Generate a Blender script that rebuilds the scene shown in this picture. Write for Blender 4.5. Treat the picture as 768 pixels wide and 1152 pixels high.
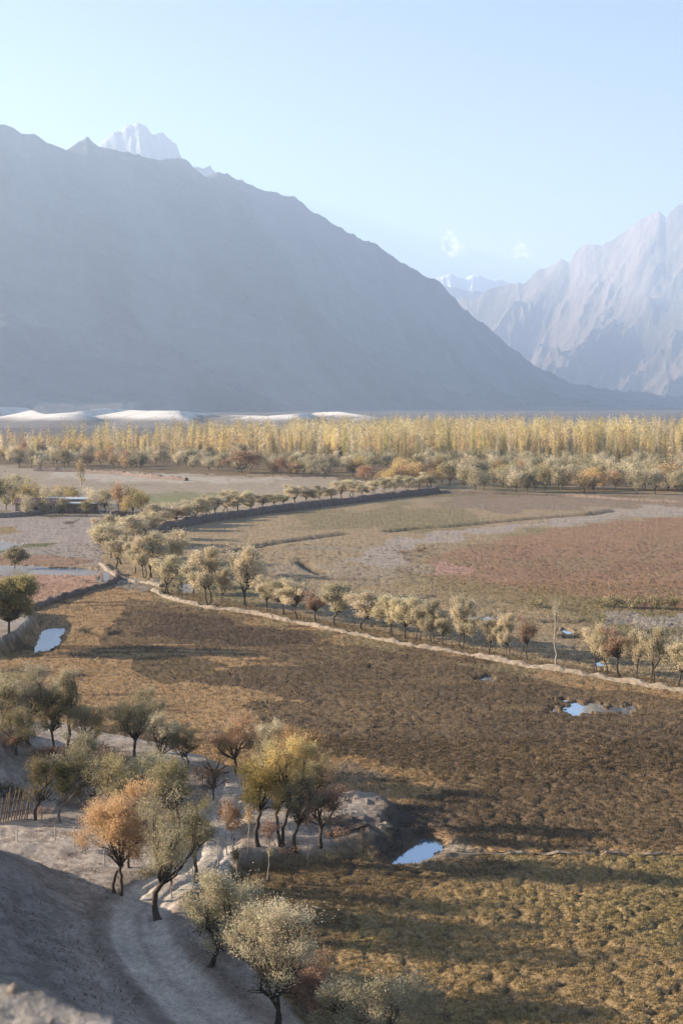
import bpy, math, random
import numpy as np
R = math.radians
for o in list(bpy.data.objects):
    bpy.data.objects.remove(o)
S = bpy.context.scene
COL = S.collection

# ------------------------------------------------------------------ camera, sky, sun, exposure
CAMH, FPX, HORIZ = 30.0, 1600.0, 452.0
PITCH = math.atan((576 - HORIZ) / FPX)
cam = bpy.data.cameras.new("camera")
cam.sensor_fit = 'VERTICAL'; cam.sensor_height = 36.0; cam.sensor_width = 24.0
cam.lens = 50.0; cam.clip_start = 0.5; cam.clip_end = 90000
cam.dof.use_dof = True; cam.dof.focus_distance = 140; cam.dof.aperture_fstop = 2.8
camo = bpy.data.objects.new("camera", cam); COL.objects.link(camo)
camo.location = (0, 0, CAMH); camo.rotation_euler = (R(90) - PITCH, 0, 0)
S.camera = camo
SUN_EL, SUN_BACK = 17.0, 9.5          # sun stands to the left, 9.5 degrees beyond square
sdir = np.array([-math.cos(R(SUN_EL)) * math.cos(R(SUN_BACK)), math.cos(R(SUN_EL)) * math.sin(R(SUN_BACK)), math.sin(R(SUN_EL))])
w = bpy.data.worlds.new("World"); S.world = w; w.use_nodes = True
nt = w.node_tree
bg = nt.nodes["Background"]; bg.inputs[1].default_value = 0.05
sky = nt.nodes.new("ShaderNodeTexSky"); sky.sky_type = 'NISHITA'; sky.sun_disc = False
sky.sun_elevation = R(SUN_EL); sky.sun_rotation = math.atan2(sdir[0], sdir[1])
sky.altitude = 2200; sky.air_density = 1.0; sky.dust_density = 0.6; sky.ozone_density = 1.0
nt.links.new(sky.outputs[0], bg.inputs[0])
sl = bpy.data.lights.new("sun", 'SUN'); sl.energy = 5.0; sl.angle = R(0.55); sl.color = (1.0, 0.84, 0.65)
so = bpy.data.objects.new("sun", sl); COL.objects.link(so)
from mathutils import Vector
so.rotation_euler = Vector(sdir).to_track_quat('Z', 'Y').to_euler()
S.view_settings.view_transform = 'Standard'; S.view_settings.look = 'None'
S.view_settings.exposure = 2.08; S.view_settings.gamma = 1.0
S.view_settings.use_curve_mapping = False
S.render.engine = 'CYCLES'
S.cycles.max_bounces = 6; S.cycles.diffuse_bounces = 3; S.cycles.volume_bounces = 1
S.cycles.transmission_bounces = 4; S.cycles.transparent_max_bounces = 24
HAZE_SIGMA = 0.95e-4

# ------------------------------------------------------------------ maths helpers
def ray(px, py):
    x = (np.asarray(px, float) - 384) / FPX; v = (576 - np.asarray(py, float)) / FPX
    c, s = math.cos(PITCH), math.sin(PITCH)
    return x, c + v * s, -s + v * c
def G(px, py, z=0.0):
    dx, dy, dz = ray(px, py)
    t = (z - CAMH) / dz
    return dx * t, dy * t
def proj(x, y, z=0.0):
    c, s = math.cos(PITCH), math.sin(PITCH)
    h = z - CAMH
    f = y * c - h * s; u = y * s + h * c
    f = np.maximum(f, 0.5)
    return 384 + FPX * x / f, 576 - FPX * u / f
def WP(pts, z=0.0):
    return np.array([G(a, b, z) for a, b in pts], float)
def _h(ix, iy, seed):
    a = (ix.astype(np.int64) * 374761393 + iy.astype(np.int64) * 668265263 + seed * 1442695041) & 0xFFFFFFFF
    a = ((a ^ (a >> 13)) * 1274126177) & 0xFFFFFFFF
    a = ((a ^ (a >> 16)) * 2246822519) & 0xFFFFFFFF
    return ((a ^ (a >> 15)) & 0xFFFFFF) / float(0xFFFFFF)
def vn(x, y, seed=0):
    x0 = np.floor(x); y0 = np.floor(y); fx = x - x0; fy = y - y0
    fx = fx * fx * fx * (fx * (fx * 6 - 15) + 10); fy = fy * fy * fy * (fy * (fy * 6 - 15) + 10)
    a = _h(x0, y0, seed); b = _h(x0 + 1, y0, seed); c = _h(x0, y0 + 1, seed); d = _h(x0 + 1, y0 + 1, seed)
    return (a + (b - a) * fx) * (1 - fy) + (c + (d - c) * fx) * fy
def fbm(x, y, o=4, seed=0, g=0.5):
    s = 0; a = 1; t = 0
    for i in range(o):
        ca, sa = math.cos(1.1 * i), math.sin(1.1 * i)
        s = s + a * vn((x * ca - y * sa) * 2 ** i + 17.3 * i, (x * sa + y * ca) * 2 ** i - 9.1 * i, seed + i)
        t += a; a *= g
    return s / t
def ridged(x, y, o=4, seed=0, g=0.5):
    s = 0; a = 1; t = 0; wgt = 1
    for i in range(o):
        ca, sa = math.cos(0.7 * i), math.sin(0.7 * i)
        n = 1 - np.abs(2 * vn((x * ca - y * sa) * 2 ** i + 7.7 * i, (x * sa + y * ca) * 2 ** i + 3.3 * i, seed + i) - 1)
        n = n * n * wgt; wgt = np.clip(n * 1.6, 0.15, 1)
        s = s + a * n; t += a; a *= g
    return s / t
def cell(x, y, seed=0):
    x0 = np.floor(x); y0 = np.floor(y)
    f1 = np.full(x.shape, 9.0); f2 = f1.copy()
    for i in (-1, 0, 1):
        for j in (-1, 0, 1):
            cx = x0 + i; cy = y0 + j
            d = np.hypot(cx + _h(cx, cy, seed) - x, cy + _h(cx, cy, seed + 5) - y)
            f2 = np.minimum(f2, np.maximum(f1, d)); f1 = np.minimum(f1, d)
    return f1, f2
def sst(a, b, x):
    t = np.clip((x - a) / (b - a), 0, 1); return t * t * (3 - 2 * t)
def pdist(x, y, P, closed=False):
    d = np.full(np.shape(x), 1e18)
    n = len(P)
    for i in range(n if closed else n - 1):
        ax, ay = P[i]; bx, by = P[(i + 1) % n]
        ex, ey = bx - ax, by - ay
        t = np.clip(((x - ax) * ex + (y - ay) * ey) / (ex * ex + ey * ey + 1e-9), 0, 1)
        d = np.minimum(d, (ax + t * ex - x) ** 2 + (ay + t * ey - y) ** 2)
    return np.sqrt(d)
def inside(x, y, P):
    c = np.zeros(np.shape(x), bool); n = len(P)
    for i in range(n):
        ax, ay = P[i]; bx, by = P[(i + 1) % n]
        if ay == by: continue
        m = ((ay > y) != (by > y)) & (x < (bx - ax) * (y - ay) / (by - ay) + ax)
        c ^= m
    return c
def sd(x, y, P):                       # signed distance, + inside
    d = pdist(x, y, P, True)
    return np.where(inside(x, y, P), d, -d)

# ------------------------------------------------------------------ object helpers
def tag(o, label=None, cat=None, group=None, kind=None):
    if label: o['label'] = label
    if cat: o['category'] = cat
    if group: o['group'] = group
    if kind: o['kind'] = kind
    return o
def empty(name, loc, rz=0.0, sc=1.0):
    o = bpy.data.objects.new(name, None); COL.objects.link(o)
    o.location = loc; o.rotation_euler = (0, 0, rz); o.scale = (sc, sc, sc); o.empty_display_size = 0.3
    return o
def mesh_np(name, V, F, smooth=True, cols=None, mats=None):
    """V (n,3), F (m,k) with one k"""
    me = bpy.data.meshes.new(name)
    V = np.asarray(V, np.float32); F = np.asarray(F, np.int32); m, k = F.shape
    me.vertices.add(len(V)); me.vertices.foreach_set("co", V.ravel())
    me.loops.add(m * k); me.loops.foreach_set("vertex_index", F.ravel())
    me.polygons.add(m); me.polygons.foreach_set("loop_start", np.arange(0, m * k, k, dtype=np.int32))
    if smooth: me.polygons.foreach_set("use_smooth", np.ones(m, bool))
    else: me.polygons.foreach_set("use_smooth", np.zeros(m, bool))
    if cols is not None:
        a = me.color_attributes.new("albedo", 'FLOAT_COLOR', 'POINT')
        c = np.ones((len(V), 4), np.float32); c[:, :3] = cols
        a.data.foreach_set("color", c.ravel())
    me.update(calc_edges=True)
    for mt in (mats or []): me.materials.append(mt)
    return me
def link(name, me, parent=None):
    o = bpy.data.objects.new(name, me); COL.objects.link(o)
    if parent: o.parent = parent
    return o
class MB:
    def __init__(s): s.v = []; s.f = []; s.n = 0
    def add(s, V, F):
        V = np.asarray(V, float); F = np.asarray(F, int)
        s.v.append(V); s.f.append(F + s.n); s.n += len(V)
    def box(s, c, d, rz=0.0, taper=1.0):
        x, y, z = [q / 2 for q in d]
        V = np.array([[-x, -y, -z], [x, -y, -z], [x, y, -z], [-x, y, -z], [-x * taper, -y * taper, z], [x * taper, -y * taper, z], [x * taper, y * taper, z], [-x * taper, y * taper, z]])
        ca, sa = math.cos(rz), math.sin(rz)
        V = np.stack([V[:, 0] * ca - V[:, 1] * sa + c[0], V[:, 0] * sa + V[:, 1] * ca + c[1], V[:, 2] + c[2]], 1)
        s.add(V, [[0, 3, 2, 1], [4, 5, 6, 7], [0, 1, 5, 4], [1, 2, 6, 5], [2, 3, 7, 6], [3, 0, 4, 7]])
    def tube(s, P, rad, k=6):
        P = np.asarray(P, float); n = len(P)
        rad = np.broadcast_to(np.asarray(rad, float), (n,))
        T = np.gradient(P, axis=0); T /= np.linalg.norm(T, axis=1)[:, None] + 1e-9
        ref = np.array([0.31, 0.95, 0.05]) if abs(T[0][2]) > 0.6 else np.array([0, 0, 1.0])
        A = np.cross(T, ref); A /= np.linalg.norm(A, axis=1)[:, None] + 1e-9
        B = np.cross(T, A)
        th = np.arange(k) * 2 * math.pi / k
        V = P[:, None, :] + rad[:, None, None] * (np.cos(th)[None, :, None] * A[:, None, :] + np.sin(th)[None, :, None] * B[:, None, :])
        V = np.concatenate([V.reshape(-1, 3), P[-1:] + T[-1:] * rad[-1]])
        F = [[i * k + j, i * k + (j + 1) % k, (i + 1) * k + (j + 1) % k, (i + 1) * k + j] for i in range(n - 1) for j in range(k)]
        F += [[(n - 1) * k + j, (n - 1) * k + (j + 1) % k, n * k, n * k] for j in range(k)]
        s.add(V, F)
    def mesh(s, name, mat, smooth=False):
        V = np.concatenate(s.v); F = np.concatenate(s.f)
        me = bpy.data.meshes.new(name)
        me.from_pydata(V.tolist(), [], [list(dict.fromkeys(f)) for f in F.tolist()])
        me.polygons.foreach_set("use_smooth", np.full(len(me.polygons), smooth))
        me.materials.append(mat); me.update()
        return me
    def build(s, name, mat, parent=None, smooth=False):
        return link(name, s.mesh(name, mat, smooth), parent)

# ------------------------------------------------------------------ materials
def mat(name):
    m = bpy.data.materials.new(name); m.use_nodes = True
    return m, m.node_tree, m.node_tree.nodes["Principled BSDF"]
def N(t, ty, **kw):
    n = t.nodes.new(ty)
    for k, v in kw.items(): setattr(n, k, v)
    return n
def simple(name, col, rough=0.85, var=0.25, scale=3.0, bump=0.3, bdist=0.03):
    m, t, p = mat(name)
    geo = N(t, "ShaderNodeTexCoord")
    no = N(t, "ShaderNodeTexNoise"); no.inputs["Scale"].default_value = scale; no.inputs["Detail"].default_value = 6
    t.links.new(geo.outputs["Object"], no.inputs["Vector"])
    mr = N(t, "ShaderNodeMapRange"); mr.inputs[1].default_value = 0.25; mr.inputs[2].default_value = 0.75
    mr.inputs[3].default_value = 1 - var; mr.inputs[4].default_value = 1 + var
    t.links.new(no.outputs[0], mr.inputs[0])
    mx = N(t, "ShaderNodeVectorMath", operation='SCALE'); mx.inputs[0].default_value = col
    t.links.new(mr.outputs[0], mx.inputs["Scale"]); t.links.new(mx.outputs[0], p.inputs["Base Color"])
    p.inputs["Roughness"].default_value = rough; p.inputs["Specular IOR Level"].default_value = 0.2
    b = N(t, "ShaderNodeBump"); b.inputs["Strength"].default_value = bump; b.inputs["Distance"].default_value = bdist
    t.links.new(no.outputs[0], b.inputs["Height"]); t.links.new(b.outputs[0], p.inputs["Normal"])
    return m
BARK = simple("bark", (0.075, 0.058, 0.045), 0.9, 0.4, 5, 0.8, 0.04)
BARK_PALE = simple("pale_bark", (0.36, 0.31, 0.25), 0.9, 0.3, 6, 0.4, 0.02)
WOOD = simple("weathered_wood", (0.20, 0.14, 0.10), 0.85, 0.35, 8, 0.4, 0.01)
POSTM = simple("bleached_wood", (0.42, 0.38, 0.33), 0.85, 0.2, 8, 0.3, 0.01)
STONE = simple("pale_stone", (0.22, 0.18, 0.14), 0.95, 0.35, 1.3, 0.9, 0.12)
DARKSTONE = simple("brown_stone", (0.16, 0.12, 0.10), 0.95, 0.4, 1.3, 0.9, 0.15)
MUDWALL = simple("mud_plaster", (0.27, 0.22, 0.18), 0.95, 0.15, 1.0, 0.4, 0.05)
WHITEWALL = simple("white_plaster", (0.62, 0.62, 0.62), 0.9, 0.1, 1.0, 0.2, 0.02)
REDROOF = simple("rusty_red_sheet", (0.17, 0.10, 0.085), 0.9, 0.25, 1.5, 0.3, 0.03)
GREYROOF = simple("grey_sheet", (0.42, 0.44, 0.47), 0.5, 0.15, 1.5, 0.3, 0.03)
DARK = simple("dark_opening", (0.02, 0.02, 0.022), 0.6, 0.1, 3, 0.1, 0.01)
BOARDW = simple("white_paint", (0.75, 0.75, 0.74), 0.6, 0.08, 3, 0.1, 0.01)

def leaf_material():
    m = bpy.data.materials.new("foliage"); m.use_nodes = True; t = m.node_tree; t.nodes.clear()
    out = N(t, "ShaderNodeOutputMaterial")
    at = N(t, "ShaderNodeAttribute", attribute_name="albedo")
    oi = N(t, "ShaderNodeObjectInfo")
    mv = N(t, "ShaderNodeMapRange"); mv.inputs[3].default_value = 0.70; mv.inputs[4].default_value = 1.18
    mh = N(t, "ShaderNodeMath", operation='MULTIPLY'); mh.inputs[1].default_value = 7.31
    fr = N(t, "ShaderNodeMath", operation='FRACT')
    mh2 = N(t, "ShaderNodeMapRange"); mh2.inputs[3].default_value = 0.496; mh2.inputs[4].default_value = 0.512
    hsv = N(t, "ShaderNodeHueSaturation")
    L = t.links.new
    L(oi.outputs["Random"], mv.inputs[0]); L(oi.outputs["Random"], mh.inputs[0]); L(mh.outputs[0], fr.inputs[0]); L(fr.outputs[0], mh2.inputs[0])
    L(at.outputs["Color"], hsv.inputs["Color"]); L(mv.outputs[0], hsv.inputs["Value"]); L(mh2.outputs[0], hsv.inputs["Hue"])
    d = N(t, "ShaderNodeBsdfDiffuse"); tr = N(t, "ShaderNodeBsdfTranslucent"); mx = N(t, "ShaderNodeMixShader"); mx.inputs[0].default_value = 0.38
    L(hsv.outputs[0], d.inputs[0]); L(hsv.outputs[0], tr.inputs[0]); L(d.outputs[0], mx.inputs[1]); L(tr.outputs[0], mx.inputs[2]); L(mx.outputs[0], out.inputs[0])
    return m
LEAF = leaf_material()

def ground_material():
    m, t, p = mat("ground_soil"); L = t.links.new
    at = N(t, "ShaderNodeAttribute", attribute_name="albedo")
    tc = N(t, "ShaderNodeTexCoord")
    def noise(sc, det=5, rough=0.6):
        n = N(t, "ShaderNodeTexNoise"); n.inputs["Scale"].default_value = sc; n.inputs["Detail"].default_value = det; n.inputs["Roughness"].default_value = rough
        L(tc.outputs["Object"], n.inputs["Vector"]); return n
    n1 = noise(2.4); n2 = noise(0.35, 6, 0.65); n3 = noise(9.0, 5, 0.75)
    def mr(src, a, b, lo=0.3, hi=0.7):
        q = N(t, "ShaderNodeMapRange"); q.inputs[1].default_value = lo; q.inputs[2].default_value = hi; q.inputs[3].default_value = a; q.inputs[4].default_value = b
        L(src.outputs[0], q.inputs[0]); return q
    a = mr(n1, 0.78, 1.22); b = mr(n2, 0.8, 1.2); c = mr(n3, 0.6, 1.4)
    m1 = N(t, "ShaderNodeMath", operation='MULTIPLY'); L(a.outputs[0], m1.inputs[0]); L(b.outputs[0], m1.inputs[1])
    m2 = N(t, "ShaderNodeMath", operation='MULTIPLY'); L(m1.outputs[0], m2.inputs[0]); L(c.outputs[0], m2.inputs[1])
    sc = N(t, "ShaderNodeVectorMath", operation='SCALE'); L(at.outputs["Color"], sc.inputs[0]); L(m2.outputs[0], sc.inputs["Scale"])
    L(sc.outputs[0], p.inputs["Base Color"]); p.inputs["Roughness"].default_value = 0.95; p.inputs["Specular IOR Level"].default_value = 0.08
    ad = N(t, "ShaderNodeMath", operation='ADD'); L(n1.outputs[0], ad.inputs[0]); L(n3.outputs[0], ad.inputs[1])
    bu = N(t, "ShaderNodeBump"); bu.inputs["Strength"].default_value = 0.8; bu.inputs["Distance"].default_value = 0.09
    L(ad.outputs[0], bu.inputs["Height"]); L(bu.outputs[0], p.inputs["Normal"])
    return m
def rock_material(name, bump, dist, scale):
    m, t, p = mat(name); L = t.links.new
    at = N(t, "ShaderNodeAttribute", attribute_name="albedo"); tc = N(t, "ShaderNodeTexCoord")
    n = N(t, "ShaderNodeTexNoise"); n.inputs["Scale"].default_value = scale; n.inputs["Detail"].default_value = 10; n.inputs["Roughness"].default_value = 0.62
    mp = N(t, "ShaderNodeMapping"); mp.inputs["Scale"].default_value = (1, 1, 0.45)
    L(tc.outputs["Object"], mp.inputs[0]); L(mp.outputs[0], n.inputs["Vector"])
    q = N(t, "ShaderNodeMapRange"); q.inputs[1].default_value = 0.3; q.inputs[2].default_value = 0.7; q.inputs[3].default_value = 0.75; q.inputs[4].default_value = 1.2
    L(n.outputs[0], q.inputs[0])
    sc = N(t, "ShaderNodeVectorMath", operation='SCALE'); L(at.outputs["Color"], sc.inputs[0]); L(q.outputs[0], sc.inputs["Scale"])
    L(sc.outputs[0], p.inputs["Base Color"]); p.inputs["Roughness"].default_value = 0.95; p.inputs["Specular IOR Level"].default_value = 0.05
    bu = N(t, "ShaderNodeBump"); bu.inputs["Strength"].default_value = bump; bu.inputs["Distance"].default_value = dist
    L(n.outputs[0], bu.inputs["Height"]); L(bu.outputs[0], p.inputs["Normal"])
    return m
GROUND = ground_material()
ROCK = rock_material("mountain_rock", 1.0, 90.0, 0.006)
SANDM = rock_material("dune_sand", 0.3, 1.0, 0.02)
wm, wt, wp = mat("still_water")
wp.inputs["Base Color"].default_value = (0.34, 0.43, 0.54, 1); wp.inputs["Metallic"].default_value = 0.75; wp.inputs["Roughness"].default_value = 0.08
_n = N(wt, "ShaderNodeTexNoise"); _n.inputs["Scale"].default_value = 1.5; _b = N(wt, "ShaderNodeBump"); _b.inputs["Strength"].default_value = 0.05; _b.inputs["Distance"].default_value = 0.02
_t = N(wt, "ShaderNodeTexCoord"); wt.links.new(_t.outputs["Object"], _n.inputs["Vector"]); wt.links.new(_n.outputs[0], _b.inputs["Height"]); wt.links.new(_b.outputs[0], wp.inputs["Normal"])
WATER = wm
WETMUD = simple("shallow_muddy_water", (0.24, 0.215, 0.195), 0.4, 0.15, 0.5, 0.1, 0.02)
WETMUD.node_tree.nodes["Principled BSDF"].inputs["Metallic"].default_value = 0.12

# ------------------------------------------------------------------ terrain
PLAT = WP([(-700, 800), (-200, 815), (0, 822), (70, 822), (110, 828), (170, 845), (225, 860), (285, 882), (345, 905), (400, 900), (440, 912), (452, 925),
           (440, 938), (425, 955), (395, 962), (355, 968), (310, 975), (262, 985), (238, 1000), (226, 1020), (236, 1050), (262, 1085), (300, 1120), (345, 1165), (400, 1225), (600, 1420), (1500, 1500), (1400, 3500), (-1400, 3500)])
PLAT2 = WP([(-200, 690), (-60, 690), (0, 691), (36, 690), (40, 700), (34, 715), (18, 728), (0, 738), (-60, 742), (-200, 744)])
POND1 = WP([(441, 966), (451, 957), (463, 947), (474, 940), (486, 939), (495, 943), (492, 950), (483, 955), (477, 962), (466, 966), (452, 968)])
POND2 = WP([(38, 732), (44, 722), (50, 706), (60, 703), (72, 703), (70, 710), (66, 714), (66, 721), (60, 724), (50, 730)])
PUDD = [WP([(627, 798), (632, 789), (645, 785), (655, 789), (672, 790), (688, 793), (706, 792), (712, 797), (702, 801), (684, 800), (664, 803), (646, 804)]),
        WP([(540, 762), (548, 759), (556, 763), (550, 767), (541, 767)]),
        WP([(624, 710), (632, 706), (642, 709), (636, 712)]),
        WP([(667, 746), (674, 744), (681, 747), (674, 751)]),
        WP([(524, 692), (548, 691), (566, 694), (548, 697), (530, 696)])]
STRIP = [WP([(-120, 641), (-40, 638), (0, 634), (40, 636), (62, 638), (96, 639), (118, 641), (112, 646), (84, 647), (40, 645), (0, 647), (-60, 652), (-120, 651)]),
         WP([(118, 650), (136, 647), (160, 650), (178, 655), (166, 657), (146, 655), (126, 655)]),
         WP([(-100, 613), (0, 608), (26, 611), (10, 618), (-60, 622)]),
         WP([(196, 658), (214, 654), (226, 658), (218, 665), (202, 666)])]
TOE = WP([(-300, 925), (-100, 945), (0, 962), (90, 984), (112, 1008), (106, 1035), (106, 1062), (124, 1108), (165, 1160), (240, 1230), (360, 1320)], 1.2)
TOE = np.concatenate([TOE, [[6, 40], [22, 30], [60, 20]]])
TOE_POLY = np.concatenate([TOE, [[60, -120], [-200, -120], [-200, 110]]])
PATH = WP([(262, 868), (262, 884), (250, 905), (243, 930), (238, 955), (222, 975), (196, 985), (172, 1000), (156, 1025), (158, 1055), (182, 1090), (225, 1132), (265, 1165), (330, 1220)], 1.2)
CREEKS = [WP([(256, 621), (300, 612), (345, 606), (390, 600)]), WP([(340, 632), (350, 640), (362, 645)]),
          WP([(300, 645), (330, 651), (380, 651), (424, 652)]), WP([(512, 591), (545, 588), (600, 583), (660, 579), (690, 574)]),
          WP([(618, 699), (660, 699), (708, 701)]), WP([(704, 714), (735, 711), (768, 712), (900, 716)]), WP([(640, 716), (652, 714)]),
          WP([(448, 675), (470, 672), (490, 671)]), WP([(440, 598), (470, 594), (505, 592)]), WP([(100, 708), (120, 712), (137, 709)]), WP([(-40, 755), (40, 752), (100, 758)])]
MOUND = WP([(95, 866), (70, 872), (40, 890), (10, 915), (-60, 930), (-300, 930), (-500, 840), (-100, 812), (0, 812), (60, 845)], 1.2)

def tussock(x, y):
    wx = 0.5 * vn(x * 1.3, y * 1.3, 3); wy = 0.5 * vn(x * 1.3 + 9, y * 1.3, 4)
    a = cell(x * 1.15 + wx, y * 1.15 + wy, 11)[0]
    b = cell(x * 3.6 + wy * 2, y * 3.2 + wx * 2, 23)[0]
    return np.clip(1 - a * a * 1.25, 0, 1) * 0.75 + np.clip(1 - b * b * 1.3, 0, 1) * 0.25
def height(x, y):
    x = np.atleast_1d(np.asarray(x, float)); y = np.atleast_1d(np.asarray(y, float))
    z = 0.35 * (fbm(x / 45, y / 45, 3, 2) - 0.5) + 0.12 * (fbm(x / 6, y / 6, 3, 9) - 0.5)
    near = (np.hypot(x, y) < 420) & (y > -150)
    # field hummocks
    i = np.where((y > 40) & (y < 420) & (np.abs(x) < y * 0.5 + 10))[0]
    if len(i):
        xs, ys = x[i], y[i]
        fade = 1 - sst(85, 150, ys) * 0.4 - sst(150, 420, ys) * 0.2
        z[i] += 0.25 * fade * (tussock(xs, ys) - 0.6) * (0.5 + fbm(xs / 14, ys / 14, 2, 31))
        crack = np.abs(fbm(xs / 9, ys / 9, 3, 57) - 0.5)
        z[i] -= 0.10 * np.clip(1 - crack / 0.010, 0, 1) * (fbm(xs / 30, ys / 30, 2, 61) > 0.48) * (ys < 230)
    i = np.where(near)[0]
    if len(i):
        xs, ys = x[i], y[i]; zz = z[i]
        wob = 1.6 * (fbm(xs / 5, ys / 5, 3, 41) - 0.5)
        p = sst(-0.9, 0.9, sd(xs, ys, PLAT) + wob)
        rough = 0.26 * (fbm(xs / 1.4, ys / 1.4, 5, 44) - 0.5) + 0.5 * (fbm(xs / 12, ys / 12, 3, 45) - 0.5)
        dpe = np.exp(-(pdist(xs, ys, WP([(350, 915), (395, 915), (440, 925), (425, 955), (380, 955)])) / 3.5) ** 2)
        zz = zz * (1 - p) + p * (1.15 + rough + dpe * (0.5 * (ridged(xs / 2.4, ys / 2.4, 5, 48, .6) - .45) - 0.1))
        p2 = sst(-0.7, 0.7, sd(xs, ys, PLAT2) + wob * 0.5)
        zz = zz * (1 - p2) + p2 * (1.7 + rough * 0.5)
        # lumpy bank left of the pond
        dpb = pdist(xs, ys, WP([(395, 940), (425, 955), (440, 945), (448, 925), (440, 914), (460, 920)]))
        zz += 0.4 * np.exp(-(dpb / 1.6) ** 2) * (fbm(xs / 1.1, ys / 1.1, 5, 47) * 1.6 - 0.35)
        # pale mud bar between pond and field
        for P, dep in ((POND1, 0.9), (POND2, 0.8)):
            s = sd(xs, ys, P) + 0.9 * (fbm(xs / 1.5, ys / 1.5, 4, 49) - 0.5)
            zz = np.where(s > -2.2, zz * (1 - sst(-1.3, 1.0, s)) + sst(-1.3, 1.0, s) * (-dep), zz)
        # low dune by the stake fence
        s = sd(xs, ys, MOUND)
        zz += np.clip(np.minimum(0.62 * np.maximum(s, 0), 3.4 + 0 * s) - 0.4, 0, 9) * sst(0, 14, s + 12)
        # path worn in the sand
        dp = pdist(xs, ys, PATH)
        zz -= 0.30 * (1 - sst(1.3, 2.1, dp)); zz -= 0.12 * np.exp(-((dp - 0.75) / 0.22) ** 2)
        # the big dune the view is taken from
        dt = pdist(xs, ys, TOE)
        dt = np.where(inside(xs, ys, TOE_POLY), dt, 0)
        q = ys + xs * 0.167 + 2.5 * (fbm(xs / 9, ys / 9, 2, 72) - 0.5)
        cap = np.interp(q, [-60, 5, 30, 50, 66, 82, 86, 90, 100], [25, 25, 22, 14, 10.5, 8.0, 4.0, 1.4, 0.6])
        hd = 0.50 * dt + 0.007 * dt ** 2
        hd = np.minimum(hd, cap + 0.01 * dt)
        hd = hd + np.minimum(dt / 6, 1) * (1.0 * (fbm(xs / 7, ys / 7, 5, 71) - 0.5) + 0.5 * (ridged((xs + ys * 0.5) / 3.0, (ys - xs * 0.5) / 9.0, 3, 73) - 0.5))
        zz = zz + hd
        # rocky spur and ledge right in front
        r = np.hypot(xs, ys); az = np.degrees(np.arctan2(xs, np.maximum(ys, 0.01)))
        edge = np.interp(az, [-60, -20, -13.5, -10, -7.3, -3, 10, 60], [9.0, 7.6, 6.7, 6.3, 5.6, 4.4, 3.6, 3.6])
        top = 27.82 - 0.09 * r + 0.16 * (fbm(xs * 1.6, ys * 1.6, 5, 81) - 0.5) + 0.05 * vn(xs * 9, ys * 9, 5)
        drop = np.maximum(r - edge, 0)
        kn = top - np.interp(az, [-20, -13.5, -11, -9.0, -5], [.28, .335, .40, .55, .75]) * drop - 0.12 * np.minimum(drop, 2.0)
        kn = kn + np.minimum(drop, 1.5) * (0.5 * (fbm(xs / 2.2, ys / 2.2, 4, 85) - 0.5) + 0.25 * (ridged(xs / 1.5, ys / 4, 3, 87) - .4))
        reach = np.interp(az, [-180, -60, -20, -13.5, -8, -4, 0, 180], [40, 40, 26, 20, 9, 6, 5, 5])
        kn = kn - 0.9 * np.maximum(r - reach, 0)
        kn = np.where(az > 3, kn - (az - 3) * 0.3, kn)
        zz = np.maximum(zz, kn)
        z[i] = zz
    for C in CREEKS:
        m = np.where((y > 100) & (y < 460))[0]
        if len(m):
            d = pdist(x[m], y[m], C); wd = 0.5 + y[m] / 350
            z[m] -= 0.75 * np.exp(-((d + 0.8 * (vn(x[m] / 2, y[m] / 2, 6) - .5)) / wd) ** 2)
    for P in PUDD + STRIP:
        c = P.mean(0); m = np.where(np.hypot(x - c[0], y - c[1]) < 90)[0]
        if len(m):
            s = sd(x[m], y[m], P) + (5.0 * (fbm(x[m] / 0.9, y[m] / 1.8, 4, 13) - 0.5) - 0.5)
            z[m] = z[m] * (1 - sst(-0.9, 0.3, s)) - 0.32 * sst(-0.9, 0.3, s)
    return z
def H1(x, y): return float(height(np.array([x]), np.array([y]))[0])
def base_at(px, py, z0=0.0):
    z = z0
    for _ in range(6):
        x, y = G(px, py, z); z = 0.5 * z + 0.5 * H1(x, y)
    return float(x), float(y), H1(x, y)

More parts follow.
